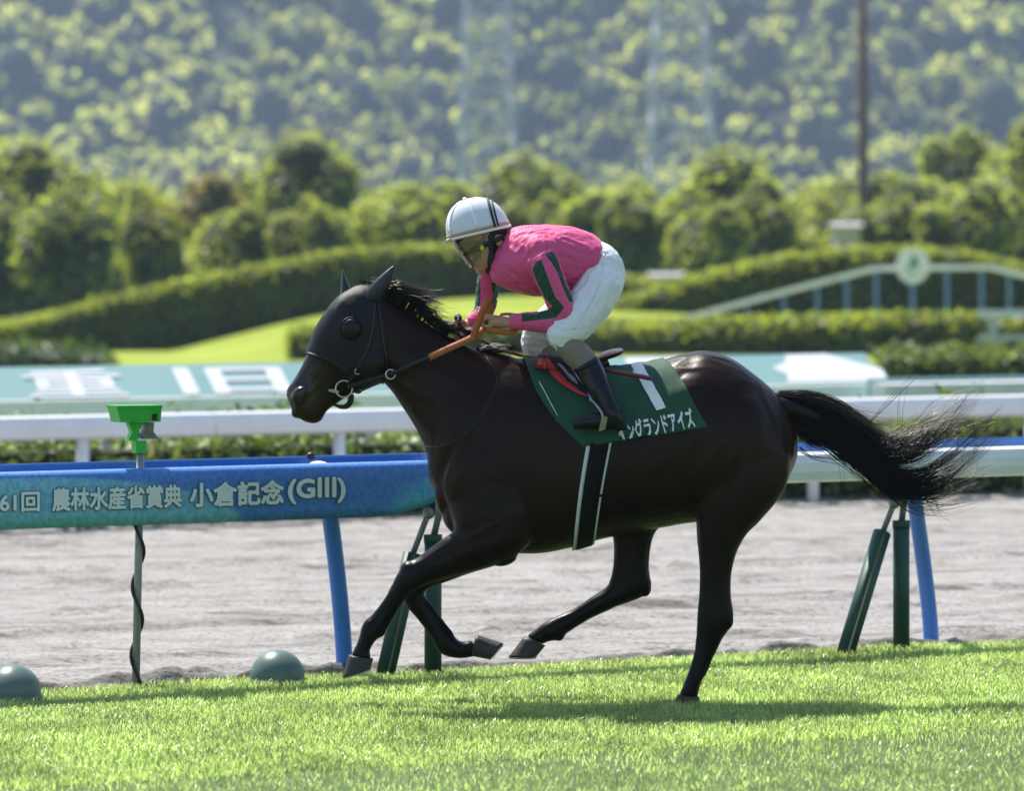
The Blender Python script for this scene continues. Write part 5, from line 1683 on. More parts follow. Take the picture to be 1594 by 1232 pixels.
# ================================================================== SADDLE
M_RED = mat('saddle_red', (.55, .03, .025), .35, .1, 12)
M_LILAC = mat('saddle_lilac', (.42, .38, .55), .4, .1, 12)
M_PINKSEAT = mat('saddle_pink', (.72, .40, .42), .4, .08, 12)
M_IRON = mat('stirrup_iron', (.40, .40, .42), .3, .15, 30, metal=.8)
M_TREAD = mat('stirrup_tread', (.26, .25, .12), .6, .2, 30)
saddle = empty('race_saddle', tuple(P(895, 560, 0)), 'small racing saddle with red flaps and pink cantle on the number cloth', 'saddle')
SAO = Vector(saddle.location)
CB2 = CBV
def flap(name, pl, pr, off, thick, m_, side=-1, n=16, k=5):
    """flap between two measured edges, laid over the cloth"""
    A = catmull(np.array(pl, float), n); B = catmull(np.array(pr, float), n)
    V, F = [], []
    for l in (0, 1):
        for i in range(n):
            for j in range(k):
                q = A[i] * (1 - j / (k - 1)) + B[i] * j / (k - 1)
                bulge = .006 * math.sin(math.pi * j / (k - 1))
                p = on_cloth(q[0], q[1], off + l * (thick + bulge), side)
                V.append(p - SAO)
    m = n * k
    for i in range(n - 1):
        for j in range(k - 1):
            a = i * k + j
            F += [(a, a + 1, a + k + 1, a + k), (m + a, m + a + k, m + a + k + 1, m + a + 1)]
    bd = [j for j in range(k)] + [i * k + k - 1 for i in range(1, n)] + [(n - 1) * k + j for j in range(k - 2, -1, -1)] + [i * k for i in range(n - 2, 0, -1)]
    for a, b in zip(bd, bd[1:] + bd[:1]):
        F.append((a, b, m + b, m + a))
    return mk(name, V, F, m_, saddle, True)
for side in (-1, 1):
    flap('flap', [(836, 550), (846, 572), (868, 597), (894, 613), (914, 622)], [(866, 552), (884, 570), (900, 590), (914, 606), (922, 621)], .010, .006, M_BLACK, side)
    flap('red_edge', [(835, 549), (845, 572), (866, 597), (892, 613), (913, 622)], [(842, 551), (857, 571), (880, 596), (902, 612), (915, 620)], .019, .004, M_RED, side)
    flap('lilac_panel', [(868, 574), (876, 584), (890, 598), (900, 604)], [(874, 578), (884, 587), (893, 594), (901, 602)], .025, .002, M_LILAC, side, 8, 3)
    y0 = side * .30
    # leather and iron
    pts = [on_cloth(884, 572, .03, side), on_cloth(900, 592, .03, side), on_cloth(914, 612, .035, side), P(921, 625, side * .345)]
    nr = [Vector((0, side, .2))] * 40
    sp = smooth_path(pts, 6)
    vv, ff_ = ribbon_vf(sp, nr[:len(sp)], .014, .003); mk('stirrup_leather', [Vector(p) - SAO for p in vv], ff_, M_LILAC, saddle, True)
    yo = side * .345
    iron = [P(934, 668, yo - side * .045), P(938, 648, yo - side * .05), P(930, 633, yo - side * .03), P(922, 624, yo), P(930, 633, yo + side * .03), P(938, 648, yo + side * .05), P(934, 668, yo + side * .045)]
    vv, ff_ = tube_vf(smooth_path(iron, 5), .0045, 8); ir = mk('stirrup', [Vector(p) - SAO for p in vv], ff_, M_IRON, saddle, True)
    c = P(938, 662, yo)
    V = [P(x, y, yo + e) - SAO for e in (-.055, .055) for x, y in ((932, 673), (942, 668), (946, 650), (938, 647))]
    mk('tread', V, [(0, 1, 2, 3), (7, 6, 5, 4), (0, 4, 5, 1), (1, 5, 6, 2), (2, 6, 7, 3), (3, 7, 4, 0)], M_TREAD, ir)
# seat and cantle
seat = Loft([((838, 549), (842, 560), 22, 0), ((870, 553), (872, 572), 34, 0), ((905, 559), (905, 578), 36, 0), ((932, 559), (934, 576), 34, 0), ((944, 556), (950, 570), 28, 0)])
part('seat', seat.vf(nth=24), M_BLACK, saddle, SAO, True)
can = Loft([((928, 556), (930, 561), 14, 0), ((938, 548.5), (942, 558), 30, 0), ((955, 543), (960, 552), 33, 0), ((968, 542), (970, 547), 16, 0)])
part('cantle', can.vf(nth=24), M_PINKSEAT, saddle, SAO, True)
canu = Loft([((930, 560), (932, 563), 14, 0), ((944, 556.5), (946, 560), 29, 0), ((960, 551.5), (962, 554.5), 32, 0), ((971, 545), (972.5, 548), 16, 0)])
part('cantle_rim', canu.vf(nth=24), M_BLACK, saddle, SAO, True)

# ================================================================== JOCKEY
M_SKIN = mat('skin', (.50, .26, .19), .5, .08, 25, spec=.35)
def silk_material():
    m, nt, b = new_mat('silks')
    at_ = nd(nt, 'ShaderNodeAttribute'); at_.attribute_name = 'stripe'
    c = ramp(nt, at_.outputs['Fac'], [(0.0, (.72, .09, .25)), (.5, (.003, .062, .03))], 'CONSTANT')
    tc = nd(nt, 'ShaderNodeTexCoord')
    nt.links.new(c, b.inputs['Base Color'])
    b.inputs['Roughness'].default_value = .58
    b.inputs['Specular IOR Level'].default_value = .3
    b.inputs['Sheen Weight'].default_value = .2
    b.inputs['Sheen Roughness'].default_value = .35
    # folds and fine ripples of thin cloth
    n1 = nd(nt, 'ShaderNodeTexNoise'); n1.inputs['Scale'].default_value = 7; n1.inputs['Detail'].default_value = 3; n1.inputs['Distortion'].default_value = 1.2
    mp = nd(nt, 'ShaderNodeMapping'); mp.inputs['Rotation'].default_value = (0, .5, 0); mp.inputs['Scale'].default_value = (1.6, 1, .6)
    nt.links.new(tc.outputs['Object'], mp.inputs[0]); nt.links.new(mp.outputs[0], n1.inputs['Vector'])
    wv = nd(nt, 'ShaderNodeTexWave'); wv.inputs['Scale'].default_value = 22; wv.inputs['Distortion'].default_value = 3; wv.inputs['Detail'].default_value = 1
    nt.links.new(tc.outputs['Object'], wv.inputs['Vector'])
    b1 = nd(nt, 'ShaderNodeBump'); b1.inputs['Strength'].default_value = .15; b1.inputs['Distance'].default_value = .03; nt.links.new(n1.outputs[0], b1.inputs['Height'])
    b2 = nd(nt, 'ShaderNodeBump'); b2.inputs['Strength'].default_value = .10; b2.inputs['Distance'].default_value = .004; nt.links.new(wv.outputs[1], b2.inputs['Height']); nt.links.new(b1.outputs[0], b2.inputs['Normal'])
    nt.links.new(b2.outputs[0], b.inputs['Normal'])
    return m
def white_cloth():
    m, nt, b = new_mat('white_breeches')
    tc = nd(nt, 'ShaderNodeTexCoord')
    n1 = nd(nt, 'ShaderNodeTexNoise'); n1.inputs['Scale'].default_value = 9; n1.inputs['Detail'].default_value = 3; n1.inputs['Distortion'].default_value = 1.0
    nt.links.new(tc.outputs['Object'], n1.inputs['Vector'])
    nt.links.new(ramp(nt, n1.outputs[0], [(.3, (.74, .75, .78)), (.7, (.82, .83, .85))]), b.inputs['Base Color'])
    b.inputs['Roughness'].default_value = .5
    bp = nd(nt, 'ShaderNodeBump'); bp.inputs['Strength'].default_value = .35; bp.inputs['Distance'].default_value = .02
    nt.links.new(n1.outputs[0], bp.inputs['Height']); nt.links.new(bp.outputs[0], b.inputs['Normal'])
    return m
M_SILK = silk_material(); M_BREECH = white_cloth()
M_BOOT = mat('boot_leather', (.004, .004, .007), .24, .2, 12, spec=.35, bump=.5, bscale=22)
M_STOCK = mat('beige_gaiter', (.20, .165, .12), .6, .08, 12)
M_HELMET = mat('helmet_cover', (.70, .73, .80), .35, .03, 8)
M_HELSTRIPE = mat('helmet_tape', (.86, .87, .90), .3, .03, 8)
M_BEIGE = mat('helmet_band', (.45, .30, .20), .6, .08, 12)
M_STRAPBLK = mat('helmet_strap_black', (.010, .010, .012), .6, .2, 30)
def clear_plastic(name, tint, gloss):
    """thin sheet: light goes straight through, tinted, with a clear reflection"""
    m = bpy.data.materials.new(name); m.use_nodes = True
    nt = m.node_tree; nt.nodes.clear()
    out = nd(nt, 'ShaderNodeOutputMaterial'); t = nd(nt, 'ShaderNodeBsdfTransparent'); g = nd(nt, 'ShaderNodeBsdfGlossy'); mx = nd(nt, 'ShaderNodeMixShader')
    no = nd(nt, 'ShaderNodeTexNoise'); no.inputs['Scale'].default_value = 30
    nt.links.new(ramp(nt, no.outputs[0], [(.3, tuple(x * .93 for x in tint)), (.7, tint)]), t.inputs[0])
    g.inputs['Roughness'].default_value = .05
    fr = nd(nt, 'ShaderNodeFresnel'); fr.inputs[0].default_value = 1.5
    ad = nd(nt, 'ShaderNodeMath', operation='ADD'); nt.links.new(fr.outputs[0], ad.inputs[0]); ad.inputs[1].default_value = gloss
    nt.links.new(ad.outputs[0], mx.inputs[0]); nt.links.new(t.outputs[0], mx.inputs[1]); nt.links.new(g.outputs[0], mx.inputs[2])
    nt.links.new(mx.outputs[0], out.inputs[0])
    return m
M_VISOR = clear_plastic('visor', (.86, .90, .88), .06)
M_YEL = mat('yellow_badge', (.60, .58, .05), .5)
M_EYE = mat('eye_white', (.6, .58, .55), .3)
M_LIP = mat('lips', (.36, .15, .11), .5)
M_BROW = mat('eyebrow', (.02, .015, .012), .7)

jockey = empty('person', tuple(P(880, 470, 0)), 'jockey in pink and green silks, white breeches and white helmet crouching over the horse', 'person')
JO = Vector(jockey.location)
def jpart(o):
    """move mesh data so the part sits under the rider's own origin"""
    o.data.transform(Matrix.Translation(-JO))
    o.parent = jockey
    return o
torso_secs = [((790, 362), (760, 418), 22, 0), ((803, 355), (772, 440), 46, 0), ((830, 352), (802, 453), 64, 0), ((870, 353), (840, 461), 63, 0), ((905, 358), (888, 453), 56, 0), ((930, 370), (918, 436), 50, 0), ((940, 385), (934, 418), 44, 0)]
narm = nodes([(826, 388, 30, -.10), (842, 402, 25, -.165), (852, 424, 21.5, -.20), (863, 450, 20, -.215), (873, 474, 19.5, -.225), (877, 490, 19, -.225), (862, 500, 17.5, -.205), (838, 501, 15.5, -.17), (812, 501, 13, -.13), (793, 502.5, 11.5, -.105)])
farm = nodes([(800, 392, 28, .10), (778, 404, 22, .15), (765, 425, 19, .17), (759, 448, 17, .17), (757, 470, 16, .16), (752, 486, 15, .14), (742, 497, 13.5, .10), (731, 503, 12, .07)])
T_ = Loft(torso_secs, 2.2); NA = Loft(narm); FA = Loft(farm)
shirt = fuse('silks_shirt', [T_.vf(nth=36), NA.vf(nth=24), FA.vf(nth=24),
                             bump_at(842, 392, -.15, (26, 22, 26)), bump_at(785, 398, .14, (24, 22, 24)), bump_at(880, 380, -.06, (50, 28, 22)), bump_at(880, 380, .06, (50, 28, 22))], .0065, M_SILK, None, 4, .5)
def stripe_field(o):
    """two green bands run down each sleeve: one outside, one behind"""
    V = np.array([tuple(v.co) for v in o.data.vertices])
    S = np.zeros(len(V))
    def band(pl, pr, ysel):
        # polygon in the side view, measured; test by winding
        poly = np.array([(P(x, y, ysel).x, P(x, y, ysel).z) for x, y in pl + pr[::-1]])
        x, z = V[:, 0], V[:, 2]
        ins = np.zeros(len(V), bool)
        dmin = np.full(len(V), 1e9)
        n = len(poly)
        for i in range(n):
            a, b = poly[i], poly[(i + 1) % n]
            cond = ((a[1] > z) != (b[1] > z))
            xi = (b[0] - a[0]) * (z - a[1]) / ((b[1] - a[1]) if abs(b[1] - a[1]) > 1e-9 else 1e-9) + a[0]
            ins ^= cond & (x < xi)
            ab = b - a; t = np.clip(((V[:, ::2] - a) @ ab) / (ab @ ab + 1e-12), 0, 1)
            dmin = np.minimum(dmin, np.linalg.norm(V[:, ::2] - (a + t[:, None] * ab), axis=1))
        return np.where(ins, dmin, -dmin)
    near = V[:, 1] < -.075
    sd = np.maximum.reduce([band([(834, 408), (829, 420), (836, 440), (848, 464), (860, 477), (835, 489), (812, 489)], [(842, 404), (847, 416), (855, 438), (864, 462), (878, 478), (866, 495), (812, 501.5)], -.22),
                            band([(848, 396), (858, 408), (868, 425), (876, 448), (886, 470)], [(860, 391), (868, 404), (874, 424), (882, 446), (895, 470)], -.22),
                            ])
    far_ = V[:, 1] > .09
    sd2 = np.maximum(band([(735, 415), (734, 440), (735, 470), (728, 492)], [(748, 418), (748, 440), (748, 470), (742, 490)], .16), band([(765, 440), (767, 460), (765, 480)], [(790, 440), (784, 462), (780, 492)], .16))
    S = np.where(near, sd, np.where(far_, sd2, -.05))
    a = o.data.attributes.new('stripe', 'FLOAT', 'POINT')
    a.data.foreach_set('value', np.clip(.5 + S / .02, 0, 1).astype(np.float32))
wrinkle(shirt, [(P(845, 415, -.18), .13, (.5, 0, .85), .028, .008), (P(865, 455, -.22), .09, (.8, -.2, .3), .022, .006), (P(835, 501, -.16), .10, (.25, .2, 1), .022, .005), (P(800, 430, -.10), .15, (.7, 0, -.7), .035, .009),
                (P(890, 400, -.12), .16, (.9, 0, -.25), .035, .007), (P(815, 370, -.06), .13, (.9, .3, .2), .03, .008), (P(757, 460, .16), .12, (1, 0, .1), .022, .006), (P(870, 360, 0), .16, (1, 0, .1), .035, .006), (P(925, 420, -.1), .10, (.3, 0, 1), .025, .006)], 3)
stripe_field(shirt)
jpart(shirt)

br = [Loft([((934, 376), (926, 432), 46, 0), ((952, 386), (918, 448), 50, 0), ((966, 404), (916, 464), 50, 0), ((972, 430), (925, 475), 40, 0), ((966, 452), (938, 474), 22, 0)], 2.2).vf(nth=32),
      Loft(nodes([(930, 405, 24, -.05), (936, 436, 33, -.10), (921, 468, 33.5, -.14), (903, 494, 31, -.18), (887, 512, 28, -.21), (876, 526, 24, -.225), (884, 538, 19, -.232)])).vf(nth=28),
      Loft(nodes([(928, 405, 24, .05), (925, 442, 35, .11), (895, 475, 34, .15), (862, 502, 30, .19), (840, 522, 27, .215), (834, 538, 22, .225), (842, 552, 18, .235)])).vf(nth=28),
      bump_at(868, 522, -.222, (16, 18, 15)), bump_at(830, 530, .218, (18, 18, 17))]
breeches = fuse('breeches', br, .0065, M_BREECH, None, 8, .5)
wrinkle(breeches, [(P(935, 440, -.15), .16, (.5, 0, .9), .035, .0075), (P(900, 480, -.2), .13, (.55, 0, .85), .03, .0065), (P(872, 520, -.24), .09, (1, 0, -.2), .022, .0075), (P(890, 500, -.2), .1, (1, 0, .1), .025, .0075),
                   (P(835, 528, .2), .10, (1, .2, -.1), .022, .0075), (P(955, 400, -.05), .12, (.8, 0, -.5), .03, .0065), (P(965, 450, -.05), .10, (.3, 0, 1), .03, .0065)], 11)
BRV = bvh_of(breeches)
jpart(breeches)
# seam line down the thigh
o = mk('seam', *ribbon_vf(*strap_path([(940, 395), (936, 430), (924, 460), (908, 488), (893, 512)], .0005, -1, 6, BRV), .005, .0025), M_BREECH, None, True); o.data.transform(Matrix.Translation(-JO)); o.parent = breeches
seam = [P(x, y, d) for x, y, d in ((937, 392, -.16), (930, 440, -.205), (915, 470, -.245), (897, 500, -.275), (885, 520, -.295))]

# lower legs
for side, dx, dy in ((-1, 0, 0), (1, -42, 6)):
    s_ = side
    g_ = Loft(nodes([(878 + dx, 528 + dy, 20, s_ * .230), (890 + dx, 544 + dy, 21.5, s_ * .238), (905 + dx, 559 + dy, 21.5, s_ * .256), (918 + dx, 575 + dy, 19.5, s_ * .275), (923 + dx, 583 + dy, 18, s_ * .285)]))
    o = mk('gaiter', *g_.vf(nth=28), M_STOCK, None, True); jpart(o)
    dx2, dy2 = dx * .9, dy
    bt = [Loft(nodes([(913 + dx2, 568 + dy2, 21.5, s_ * .272), (922 + dx2, 584 + dy2, 20.5, s_ * .288), (933 + dx2, 606 + dy2, 18, s_ * .315), (944 + dx2, 628 + dy2, 15.5, s_ * .335), (953 + dx2, 645 + dy2, 15.5, s_ * .345), (960 + dx2, 655 + dy2, 13, s_ * .345)])).vf(nth=28),
          Loft(nodes([(972 + dx2, 657 + dy2, 10, s_ * .345, 10), (955 + dx2, 653 + dy2, 16, s_ * .345, 13), (930 + dx2, 655 + dy2, 13.5, s_ * .345, 14), (908 + dx2, 658 + dy2, 11, s_ * .34, 15), (892 + dx2, 660 + dy2, 7.5, s_ * .335, 12)])).vf(nth=24),
          bump_at(966 + dx2, 664 + dy2, s_ * .345, (11, 10, 7))]
    o = fuse('boot', bt, .005, M_BOOT, None, 3, .5); jpart(o)
    rim = Loft(nodes([(911 + dx2, 565 + dy2, 22.5, s_ * .27), (914.5 + dx2, 571 + dy2, 22, s_ * .277)])); o2 = mk('boot_rim', *rim.vf(nth=28, nt=3), M_BOOT, None, True); o2.data.transform(Matrix.Translation(-JO)); o2.parent = o

# body: head, neck, hands, all one skin that carries on inside the clothes
def finger(pts, r0, r1, y):
    return Loft(nodes([(x, yy, r0 + (r1 - r0) * i / (len(pts) - 1), d, r0 + (r1 - r0) * i / (len(pts) - 1)) for i, (x, yy, d) in enumerate(pts)])).vf(nth=12, nt=16)
hands = []
# near hand: knuckles up front, fingers wrapped round the rein, thumb on top
hands.append(Loft(nodes([(812, 501, 9.5, -.13), (795, 502.5, 8.5, -.105, 9.5), (784, 502, 9.5, -.095, 12), (770, 501, 10.5, -.085, 15), (760, 501.5, 8.5, -.08, 14)])).vf(nth=18))
for k, (dy, dd, ln) in enumerate(((-4.5, -.118, 1.0), (-2.2, -.095, 1.08), (.5, -.073, 1.02), (3.0, -.052, .86))):
    x0, y0 = 764, 499 + dy
    hands.append(finger([(x0, y0, dd), (x0 - 10 * ln, y0 + 2, dd), (x0 - 14 * ln, y0 + 9, dd), (x0 - 8 * ln, y0 + 14, dd), (x0 + 1, y0 + 13, dd)], 3.4, 2.7, dd))
hands.append(finger([(776, 500, -.112), (769, 494, -.118), (761, 491.5, -.115), (754, 493, -.108)], 3.8, 2.8, -.11))
# far hand: holds rein and stick
hands.append(Loft(nodes([(752, 486, 10, .14), (734, 502, 9, .08, 9.5), (727, 508, 10, .06, 13), (719, 512, 10, .045, 14), (714, 515, 8, .04, 13)])).vf(nth=18))
for k, (dd, dy, ln) in enumerate(((.012, -2.5, 1.0), (.033, -1.0, 1.06), (.055, .5, 1.0), (.075, 2.0, .85))):
    x0, y0 = 717, 511 + dy
    hands.append(finger([(x0, y0, dd), (x0 - 8 * ln, y0 + 5, dd), (x0 - 8 * ln, y0 + 13, dd), (x0 - 1, y0 + 15, dd), (x0 + 5, y0 + 12, dd)], 3.4, 2.7, dd))
hands.append(finger([(726, 506, .02), (719, 500, .008), (711, 500, .004), (705, 503, .006)], 3.7, 2.8, .01))
head = Loft([((736, 318), (760, 314), 14, 0), ((716, 332), (780, 324), 25, 0), ((709, 356), (788, 344), 28, 0), ((711, 378), (787, 362), 28.5, 0), ((715, 388), (783, 376), 27.5, 0), ((722, 398), (778, 388), 26, 0), ((730, 407), (774, 398), 24, 0), ((736, 415), (770, 407), 21, 0), ((742, 422), (765, 415), 16, 0), ((748, 426), (759, 421), 9, 0)], 2.15)
face = [bump_at(723.5, 399, 0, (5, 5, 10), -.5), bump_at(729.5, 408.5, 0, (5.5, 6.5, 4.5), -.3), bump_at(717, 386, 0, (5, 20, 4)),     # nose bridge, tip, brow ridge
        bump_at(738, 414, 0, (5, 9, 3.2), .3), bump_at(742, 418, 0, (4.5, 8, 2.8), .3), bump_at(748, 423, 0, (7, 9, 5)),               # lips and chin
        bump_at(740, 402, -.055, (11, 6, 7), .4), bump_at(740, 402, .055, (11, 6, 7), .4)]                                             # cheeks
ears = [bump_at(776, 374, -.080, (7, 3, 10), -.25), bump_at(776, 374, .080, (7, 3, 10), -.25)]
neck_j = Loft(nodes([(757, 396, 20, 0), (772, 402, 21, 0), (790, 404, 24, 0), (806, 404, 27, 0)])).vf(nth=24)
inner = [Loft(nodes([(800, 404, 30, 0), (850, 406, 42, 0, 52), (905, 408, 36, 0, 42), (940, 415, 32, 0, 40)])).vf(nth=24),
         Loft(nodes([(830, 398, 18, -.12), (852, 426, 15, -.20), (874, 482, 13, -.225), (838, 501, 10, -.17), (808, 501, 8.5, -.125)])).vf(nth=16),
         Loft(nodes([(800, 400, 18, .10), (766, 426, 13, .17), (757, 470, 11, .16), (742, 497, 9, .10), (732, 503, 8.5, .075)])).vf(nth=16),
         Loft(nodes([(940, 418, 26, -.05), (920, 468, 26, -.14), (884, 520, 17, -.225), (905, 559, 15, -.256), (940, 622, 10, -.33)])).vf(nth=16),
         Loft(nodes([(938, 418, 26, .05), (895, 475, 25, .15), (840, 525, 16, .22), (866, 566, 14, .256), (902, 628, 10, .33)])).vf(nth=16)]
bodyj = fuse('body', [head.vf(nth=36), neck_j] + face + ears + hands + inner, .0045, M_SKIN, None, 2, .5)
jpart(bodyj)
def jm(name, vf, m_, sm=True, parent=None):
    o = mk(name, [Vector(p) - JO for p in vf[0]], vf[1], m_, parent or jockey, sm)
    return o
for sgn in (-1, 1):
    jm('eye', bump_at(720.5, 393, sgn * .034, (4, 5, 3.2)), M_EYE)
    jm('pupil', bump_at(718.2, 393.5, sgn * .036, (2.4, 2.6, 2.4)), M_BROW)
    jm('eyebrow', bump_at(716.5, 386.5, sgn * .036, (2.5, 8, 1.6)), M_BROW)
jm('lips', bump_at(737, 416, 0, (3.6, 7.5, 2.0), .3), M_LIP)

# helmet: dome on a tilted base line
B0 = np.array([697.0, 374.0]); B1 = np.array([794.0, 351.0])
e1 = (B1 - B0) / np.linalg.norm(B1 - B0); e2 = np.array([e1[1], -e1[0]])
Bc = (B0 + B1) / 2
HL = np.linalg.norm(B1 - B0) / 2
def hel(u, v_, w_):
    """helmet frame px: u back, v up, w towards the far side"""
    q = Bc + e1 * u + e2 * v_
    return P(q[0], q[1], w_ * PXM)
def dome(off=0.0, v0=0.0, name='shell', m_=None, top=56.0):
    V, F = [], []
    rings, seg = 22, 48
    for i in range(rings):
        a = math.pi / 2 * i / (rings - 1)
        v_ = v0 + (top - v0 + off) * math.sin(a) ** .95
        k = math.cos(a) ** .86 if i < rings - 1 else 0.02
        sh = 3.0 * math.sin(a)
        for s in range(seg):
            b = 2 * math.pi * s / seg
            V.append(hel(-sh + (HL + off) * k * math.cos(b), v_, (39.5 + off) * k * math.sin(b)))
    F = [(i * seg + s, i * seg + (s + 1) % seg, (i + 1) * seg + (s + 1) % seg, (i + 1) * seg + s) for i in range(rings - 1) for s in range(seg)]
    F.append(tuple((rings - 1) * seg + s for s in range(seg)))
    return V, F
helmet = empty('helmet', (0, 0, 0)); helmet.parent = jockey
jm('shell', dome(), M_HELMET, True, helmet)
def hel_band(name, v0, v1, off, m_):
    V, F = [], []
    seg = 56
    for s in range(seg):
        b = 2 * math.pi * s / seg
        for v_, o_ in ((v0, off - 2), (v0, off), (v1, off), (v1, off - 2)):
            a = math.asin(min(1, max(0, v_ / 56.0))); k = math.cos(a) ** .86
            V.append(hel((HL + o_) * k * math.cos(b) - 3 * math.sin(a), v_, (39.5 + o_) * k * math.sin(b)))
    for s in range(seg):
        a, b = s * 4, ((s + 1) % seg) * 4
        for q in range(4):
            F.append((a + q, a + (q + 1) % 4, b + (q + 1) % 4, b + q))
    jm(name, (V, F), m_, True, helmet)
hel_band('beige_band', 2.2, 7.5, .9, M_BEIGE)
hel_band('white_rim', -2.2, 2.0, 1.6, M_HELSTRIPE)
pk = [hel(-HL + 4, -1.5, -22), hel(-HL - 3, -3, -15), hel(-HL - 8, -4.5, -6), hel(-HL - 9, -5, 0), hel(-HL - 8, -4.5, 6), hel(-HL - 3, -3, 15), hel(-HL + 4, -1.5, 22), hel(-HL + 10, 3, 14), hel(-HL + 10, 4, 0), hel(-HL + 10, 3, -14)]
pk2 = [p + Vector((0, 0, .009)) for p in pk]; n_ = len(pk)
jm('peak', (pk + pk2, [tuple(range(n_))[::-1], tuple(range(n_, 2 * n_))] + [(i, (i + 1) % n_, n_ + (i + 1) % n_, n_ + i) for i in range(n_)]), M_BEIGE, False, helmet)
def gore(b_deg, name='tape', wpx=5.0, m_=None, a0=.16, a1=1.35, off=.5):
    V, F = [], []
    n = 20
    for i in range(n):
        a = a0 + (a1 - a0) * i / (n - 1)
        k = math.cos(a) ** .86; v_ = (56 + off) * math.sin(a) ** .95
        for w_ in (-.5, .5):
            b = math.radians(b_deg) + w_ * wpx / (HL * max(k, .12))
            V.append(hel(-3 * math.sin(a) + (HL + off) * k * math.cos(b), v_, (39.5 + off) * k * math.sin(b)))
    F = [(2 * i, 2 * i + 1, 2 * i + 3, 2 * i + 2) for i in range(n - 1)]
    o = jm(name, (V, F), m_ or M_HELSTRIPE, True, helmet)
    md = o.modifiers.new('thick', 'SOLIDIFY'); md.thickness = .0015; md.offset = 0
for b_ in (-90, 90): gore(b_)
for b_ in (-150, 150): gore(b_, 'tape', 8)
for k_, (a_, w_) in enumerate(((-38, 4.0), (-46, 3.0))):                        # goggle elastic round the back
    pass
def elastic(u0, lean, name, r_):
    """strap lying on the dome in the slanting plane u = u0 + lean * v"""
    pts = []
    half = []
    for v_ in np.linspace(3, 56, 60):
        a = math.asin(min(1, (v_ / 56.5)) ** (1 / .95)); k = math.cos(a) ** .86; u = u0 + lean * v_ + 3 * math.sin(a)
        q = 1 - (u / (HL * k + 1e-6)) ** 2
        if q <= 0.0: break
        half.append((u - 3 * math.sin(a), v_, 39.5 * k * math.sqrt(q)))
    pts = [hel(u, v_, -w_ - .6) for u, v_, w_ in half] + [hel(u, v_ + .6, w_ + .6) for u, v_, w_ in half[::-1]]
    jm(name, tube_vf(pts, r_, 6), M_STRAPBLK, True, helmet)
elastic(27, -.03, 'goggle_elastic', .0065)
elastic(32, -.02, 'goggle_elastic', .0045)
jm('button', ellipsoid_vf(hel(-9, 57, 0), (.011, .011, .006)), M_HELSTRIPE, True, helmet)
# black chin harness and ear surround on the near and far cheek
JBV = BVHTree.FromPolygons([tuple(Vector(v.co) + JO) for v in bodyj.data.vertices], [tuple(p.vertices) for p in bodyj.data.polygons])
for side in (-1, 1):
    for pts, wd in (([(766, 366), (766, 382), (766, 398), (764, 412), (758, 424)], .038), ([(788, 360), (787, 378), (783, 396), (774, 410), (760, 423)], .030), ([(762, 364), (776, 361), (790, 358)], .018)):
        part('chin_harness', ribbon_vf(*strap_path(pts, .002, side, 6, JBV), wd, .006), M_STRAPBLK, helmet, JO, True)
# goggles: dark frame band and clear visor
visor = empty('goggles', (0, 0, 0)); visor.parent = jockey
V, F = [], []
nz, nb = 12, 30
for i in range(nz):
    u = i / (nz - 1)
    fx, fy = 704 + (732 - 704) * u ** 1.15, 377 + (417 - 377) * u      # front line of the visor
    bx, by = 757 + (748 - 757) * u, 372 + (402 - 372) * u
    for k in range(nb):
        b = -math.pi / 2 + math.pi * k / (nb - 1)
        c = math.cos(b) ** .7
        V.append(P(bx + (fx - bx) * c, by + (fy - by) * c, (29.5 - 3 * u) * PXM * math.sin(b)))
F = [(i * nb + k, i * nb + k + 1, (i + 1) * nb + k + 1, (i + 1) * nb + k) for i in range(nz - 1) for k in range(nb - 1)]
o = jm('lens', (V, F), M_VISOR, True, visor)
# dark inner goggle around the eyes
V, F = [], []
for i in range(8):
    u = i / 7
    fx, fy = 708 + 13 * u, 375 + 24 * u; bx, by = 757, 363 + 25 * u
    for k in range(nb):
        b = -math.pi / 2 + math.pi * k / (nb - 1); c = math.cos(b) ** .8
        V.append(P(bx + (fx - bx) * c, by + (fy - by) * c, 28.6 * PXM * math.sin(b)))
F = [(i * nb + k, i * nb + k + 1, (i + 1) * nb + k + 1, (i + 1) * nb + k) for i in range(7) for k in range(nb - 1)]
o = jm('tinted_lens', (V, F), clear_plastic('goggle_tint', (.24, .27, .22), .06), True, visor)
for side in (-1, 1):
    jm('badge', ellipsoid_vf(P(750.5, 386, side * .086), (.0095, .004, .012), 14, 8), M_YEL, True, visor)
    jm('goggle_strap', ribbon_vf(*strap_path([(752, 381), (764, 378), (776, 372), (787, 366)], .004, side, 6, JBV), .022, .004), M_STRAPBLK, True, visor)

# collar
col_ = Loft(nodes([(776, 398, 26, 0, 25), (784, 400, 27, 0, 27), (792, 402, 29, 0, 30)])); o = mk('collar', *col_.vf(nth=28, nt=6), M_SILK, None, True); jpart(o)

